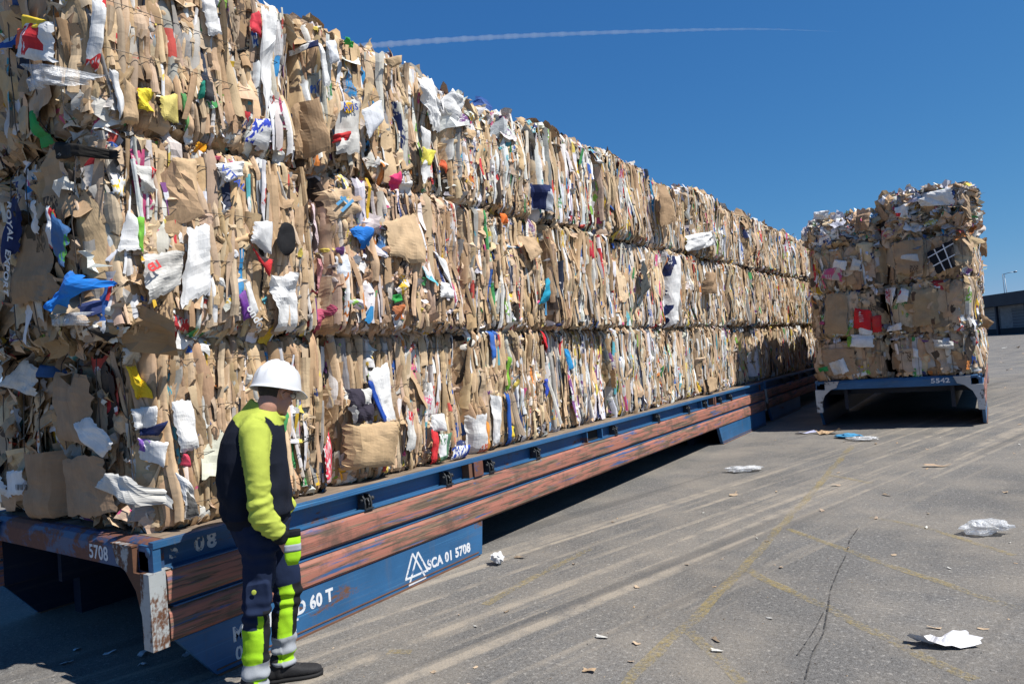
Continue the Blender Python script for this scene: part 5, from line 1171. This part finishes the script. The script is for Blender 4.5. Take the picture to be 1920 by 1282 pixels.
# ------------------------------------------------------------------ litter on the yard
def crumpled(name, loc, size, col, label, cat, mat=None, seed=0, h=.5, n=12, pr=0., ink=(0, 0, 0), asp=1.0, rot=0., group=None):
    """closed crumpled lump lying on the ground"""
    rng = np.random.default_rng(seed); th = np.linspace(.03, np.pi-.03, n); a = np.arange(2*n)/(2*n)*2*np.pi
    D = np.array([[(math.sin(t)*math.cos(q), math.sin(t)*math.sin(q), math.cos(t)) for q in a] for t in th])
    r = 1+.38*vnoise(D*1.9+seed, seed)+.22*vnoise(D*4.5+seed, seed+1)-.20*np.abs(vnoise(D*3.1+seed, seed+2))
    P = D*r[..., None]*np.array((size*asp, size/asp, size*h)); P[..., 2] -= P[..., 2].min(); c, s_ = math.cos(rot), math.sin(rot)
    P = np.stack([P[..., 0]*c-P[..., 1]*s_, P[..., 0]*s_+P[..., 1]*c, P[..., 2]*1.0+.001], -1)+np.array((loc[0], loc[1], 0))
    m, k = P.shape[:2]; F = [np.array([(i*k+j, (i+1)*k+j, (i+1)*k+(j+1) % k, i*k+(j+1) % k) for i in range(m-1) for j in range(k)]), np.array([list(range(k))]), np.array([list(range((m-1)*k, m*k))[::-1]])]
    uv = (P[..., :2]*1.).reshape(-1, 2); mb = MB(); mb.add(P.reshape(-1, 3), F, (*col, pr), ink, uv, False)
    o = mb.build(name, mat or M_WASTE, None, (loc[0], loc[1], 0)); tag(o, label, cat, group); return o
def flat_sheet(name, loc, l, w_, col, label, cat, seed=0, rot=0., amp=.012, lift=.02, mat=None, pr=0., ink=(0, 0, 0), group=None, nu=9, nv=7, curl=.3):
    rng = np.random.default_rng(seed); U = np.array([[math.cos(rot), math.sin(rot), 0]]); V = np.array([[-math.sin(rot), math.cos(rot), 0]]); N = np.array([[0, 0, 1.]])
    P, uv = patches(rng, np.array([[loc[0], loc[1], 0.]]), U, V, N, [l], [w_], nu, nv, [.1], [amp], [curl*.3], [.3], dens=22)
    P[..., 2] += .003-P[..., 2].min(); mb = MB(); put(mb, P, uv, np.array([[*col, pr]]), np.array([[*ink, 1.]]), False)
    o = mb.build(name, mat or M_WASTE, None, (loc[0], loc[1], 0)); tag(o, label, cat, group); return o
crumpled('paper_ball', (.30, 2.73), .062, (.66, .66, .66), 'crumpled white paper ball beside the end of the blue skirt', 'waste paper', seed=4, h=.75, pr=.1, ink=(.3, .1, .1))
crumpled('plastic_bag', (1.07, 7.25), .17, WHITE, 'flattened clear plastic bag lying in the middle of the yard', 'plastic bag', M_FILM, 7, .22, asp=1.35, rot=.6)
crumpled('plastic_bag', (3.74, 4.80), .13, WHITE, 'clear plastic bag lying near the right picture edge', 'plastic bag', M_FILM, 9, .42, asp=1.25, rot=.4)
flat_sheet('paper_sheet', (3.56, 2.40), .30, .13, (.74, .74, .76), 'folded white paper sheet in the lower right corner', 'waste paper', 3, .55, .016, curl=.9, pr=.08, ink=(.2, .2, .3))
flat_sheet('cardboard_scrap', (1.44, 10.95), .34, .24, (.44, .31, .19), 'large torn cardboard piece before the left foot of the right cassette', 'waste cardboard', 5, .4, .03, curl=.5)
flat_sheet('plastic_scrap', (1.06, 11.0), .34, .10, (.42, .44, .62), 'pale violet strip at the shadow edge by the right cassette', 'plastic scrap', 6, .65, .008)
crumpled('plastic_scrap', (1.83, 10.45), .15, (.06, .26, .46), 'crumpled blue plastic before the right cassette', 'plastic scrap', None, 12, .25, asp=1.3)
crumpled('plastic_bag', (2.10, 10.15), .16, WHITE, 'clear film scrap beside the crumpled blue plastic', 'plastic bag', M_FILM, 13, .2, asp=1.4)
flat_sheet('cardboard_scrap', (3.23, 7.9), .30, .06, (.40, .29, .2), 'narrow strip of cardboard lying far out on the right', 'waste cardboard', 8, .3, .01)
LT = [(-1.35, .12), (-1.05, .20), (-.78, .28), (-.62, .20), (-1.16, -.02), (-.50, .42)]
for i, (x, y) in enumerate(LT): flat_sheet('paper_scrap', (x, y), .05+.02*(i % 3), .035, (.60, .62, .66), 'small pale paper scrap lying in the shade under the near end', 'waste paper', 20+i, i*1.1, .008, group='paper scraps in the shade')
rng = np.random.default_rng(77); protos = []
for i in range(6):
    c = TAN[rng.integers(0, 8)]*.85 if i < 4 else np.array(((.55, .54, .5), (.22, .17, .12))[i-4])
    o = flat_sheet('cardboard_scrap', (0, 0), .055+.02*(i % 3), .028+.008*(i % 2), c, 'small torn scrap lying loose on the asphalt', 'waste cardboard', 50+i, 0, .006, group='small scraps scattered on the yard', nu=5, nv=4, curl=.18); protos.append(o)
cnt = 0
while cnt < 110:
    d = rng.random(); x = .25+rng.random()*4.6; y = .9+(d**1.6)*13
    if rng.random() > (.35+.65*min(1, x/3)) or (x > 1.0 and y > 11.5): continue
    o = protos[cnt] if cnt < 6 else protos[rng.integers(0, 6)].copy()
    if cnt >= 6: COL.objects.link(o)
    s_ = float(rng.lognormal(-.75, .45)); o.location = (x, y, 0.0005); o.rotation_euler = (0, 0, rng.random()*6.28); o.scale = (s_, s_, s_); cnt += 1
for k in range(26):
    x, y = 4.0+rng.random()*1.6, 12+rng.random()**1.4*45
    o = protos[rng.integers(0, 6)].copy(); COL.objects.link(o); s_ = float(rng.lognormal(.3, .5)); o.location = (x, y, .0005); o.rotation_euler = (0, 0, rng.random()*6.28); o.scale = (s_, s_, s_)
mb = MB(); n = 5200                                                # fine crumbs nobody could count
x = .2+rng.random(n)*4.8; y = .6+rng.random(n)**1.5*11; keep = (rng.random(n) < .25+.75*np.clip(x/3.2, 0, 1)) & (vnoise(np.stack([x*1.6, y*1.6, x*0], 1), 5)+.25 > rng.random(n)*.8); x, y = x[keep], y[keep]; n = len(x)
r_ = rng.uniform(.002, .0075, n); an = rng.random(n)*6.28
base = np.array([(1, 0, 0), (-.4, .8, 0), (-.7, -.6, 0), (0, 0, .7)]); ca, sa = np.cos(an), np.sin(an)
V = np.stack([np.stack([x+r_*(b[0]*ca-b[1]*sa), y+r_*(b[0]*sa+b[1]*ca), .0008+r_*b[2]], 1) for b in base], 1).reshape(-1, 3)
F = (np.array([(0, 1, 3), (1, 2, 3), (2, 0, 3)])[None]+(np.arange(n)*4)[:, None, None]).reshape(-1, 3)
cc = np.hstack([np.repeat(np.array([(.30, .23, .16), (.12, .09, .07), (.45, .38, .3), (.10, .10, .10)])[rng.integers(0, 4, n)], 4, 0), np.zeros((n*4, 1))])
mb.add(V, F, cc, smooth=False); tag(mb.build('crumbs', M_WASTE), 'fine crumbs and grit scattered over the asphalt', 'debris', kind='stuff')

# ------------------------------------------------------------------ far shed and lamp
def far(px, D):
    """ground-plan point in the direction of px at horizontal distance D"""
    d = ray(px, 600); d = d[:2]/np.linalg.norm(d[:2]); return CAM[:2]+d*D
a, b = far(1838, 112.), far(1925, 104.); dv = (b-a)/np.linalg.norm(b-a); nrm = np.array((dv[1], -dv[0])); nrm = nrm if nrm@(CAM[:2]-a) > 0 else -nrm
a = a-dv*16; L = 70.
shed = empty('storage_shed', (a[0], a[1], 0)); tag(shed, 'long low dark roofed shed far behind the right stack', 'shed')
def wb(m, s0, s1, d0, d1, z0, z1):
    q = [a+dv*s0+nrm*d0, a+dv*s1+nrm*d0, a+dv*s1+nrm*d1, a+dv*s0+nrm*d1]
    v = [(p[0], p[1], z) for z in (z0, z1) for p in q]; m.add(v, np.array([(0, 3, 2, 1), (4, 5, 6, 7), (0, 1, 5, 4), (1, 2, 6, 5), (2, 3, 7, 6), (3, 0, 4, 7)]), smooth=False)
M_WALLP = mat_paint('grey_sheet_wall', (.20, .215, .23), amount=.35, scale=.6); M_ROOFD = simple('dark_fascia', (.018, .026, .04), .6, bscale=3); M_WALLD = simple('dark_plinth', (.025, .03, .038), .8, bscale=3)
m = MB(); wb(m, 0, L, -14, 0, .75, 3.6); m.build('wall', M_WALLP, shed)
m = MB(); wb(m, 0, L, -14.02, .02, 0, .745); m.build('plinth', M_WALLD, shed)
m = MB(); wb(m, -.6, L, -14.5, 1.6, 3.62, 5.15); m.build('roof', M_ROOFD, shed)
for k in range(12):
    m = MB(); wb(m, 4.5+k*5.6, 4.8+k*5.6, .9, 1.2, 0, 3.615); m.build('post', M_ROOFD, shed)
    m = MB(); wb(m, 6.+k*5.6, 9.1+k*5.6, .022, .07, .75, 3.2); o = m.build('shutter_door', simple('shutter', (.13, .15, .17), .6) if k % 2 else M_WALLP, shed)
    for j in range(6):
        mm = MB(); wb(mm, 6.05+k*5.6, 9.05+k*5.6, .071, .085, .95+j*.38, .99+j*.38); rb = mm.build('shutter_rib', M_WALLD, shed); rb.parent = o; rb.location = (0, 0, 0)
lp = far(1893, 128.); lamp = empty('street_lamp', (lp[0], lp[1], 0)); tag(lamp, 'thin twin pole yard lamp behind the far shed', 'street lamp')
M_GALV = simple('galvanised_steel', (.24, .29, .34), .5, .4)
side_ = np.array((dv[0], dv[1]))*-1 if False else (far(1920, 128.)-lp)/np.linalg.norm(far(1920, 128.)-lp)
for k in (-.22, .22):
    m = MB(); p = lp+side_*k; m.tube([(p[0], p[1], 0), (lp[0]+side_[0]*k*.45-side_[0]*.2, lp[1]+side_[1]*k*.45-side_[1]*.2, 8.8)], .055, 8); m.build('pole', M_GALV, lamp)
m = MB(); q = lp+side_*1.1; m.tube([(lp[0]-side_[0]*.35, lp[1]-side_[1]*.35, 8.75), (lp[0]+side_[0]*.5, lp[1]+side_[1]*.5, 8.9), (q[0], q[1], 8.95)], .05, 8); m.build('arm', M_GALV, lamp)
m = MB(); q2 = lp+side_*1.5; m.tube([(q[0], q[1], 8.94), (q2[0], q2[1], 8.97)], .13, 10); m.build('lamp_head', M_GALV, lamp)

# ------------------------------------------------------------------ contrail, a thin streak of ice cloud ten kilometres up
def mat_trail():
    m = NB('ice_trail'); v = m.n('ShaderNodeVolumeScatter'); v.inputs['Color'].default_value = (.97, .98, 1, 1); v.inputs['Density'].default_value = .0026; v.inputs['Anisotropy'].default_value = .0
    m.t.links.new(v.outputs[0], m.out.inputs['Volume']); return m.m
cp = cat_rom([(560, 97), (680, 87), (860, 74), (1040, 65), (1250, 58), (1420, 55), (1580, 60)], 40); pts = []; rad = []; al = []
for i, (px, py) in enumerate(cp):
    d = ray(px, py); d /= np.linalg.norm(d); D = 16000.; pts.append(CAM+d*D); t = i/(len(cp)-1)
    rad.append(max(2., 66*(1-.95*t**1.6)*min(1, .45+t*6)*(1+.10*math.sin(i*1.7)+.12*math.sin(i*.63)))); al.append(max(.0, min(1, (1-t)*2.3))*(.75+.25*min(1, t*4)))
mb = MB(); mb.tube(np.array(pts), np.array(rad), 20)
ct = mb.build('contrail', mat_trail(), None, pts[len(pts)//2]); tag(ct, 'faint white aircraft trail high in the blue sky', 'vapour trail', kind='stuff'); ct.visible_shadow = True
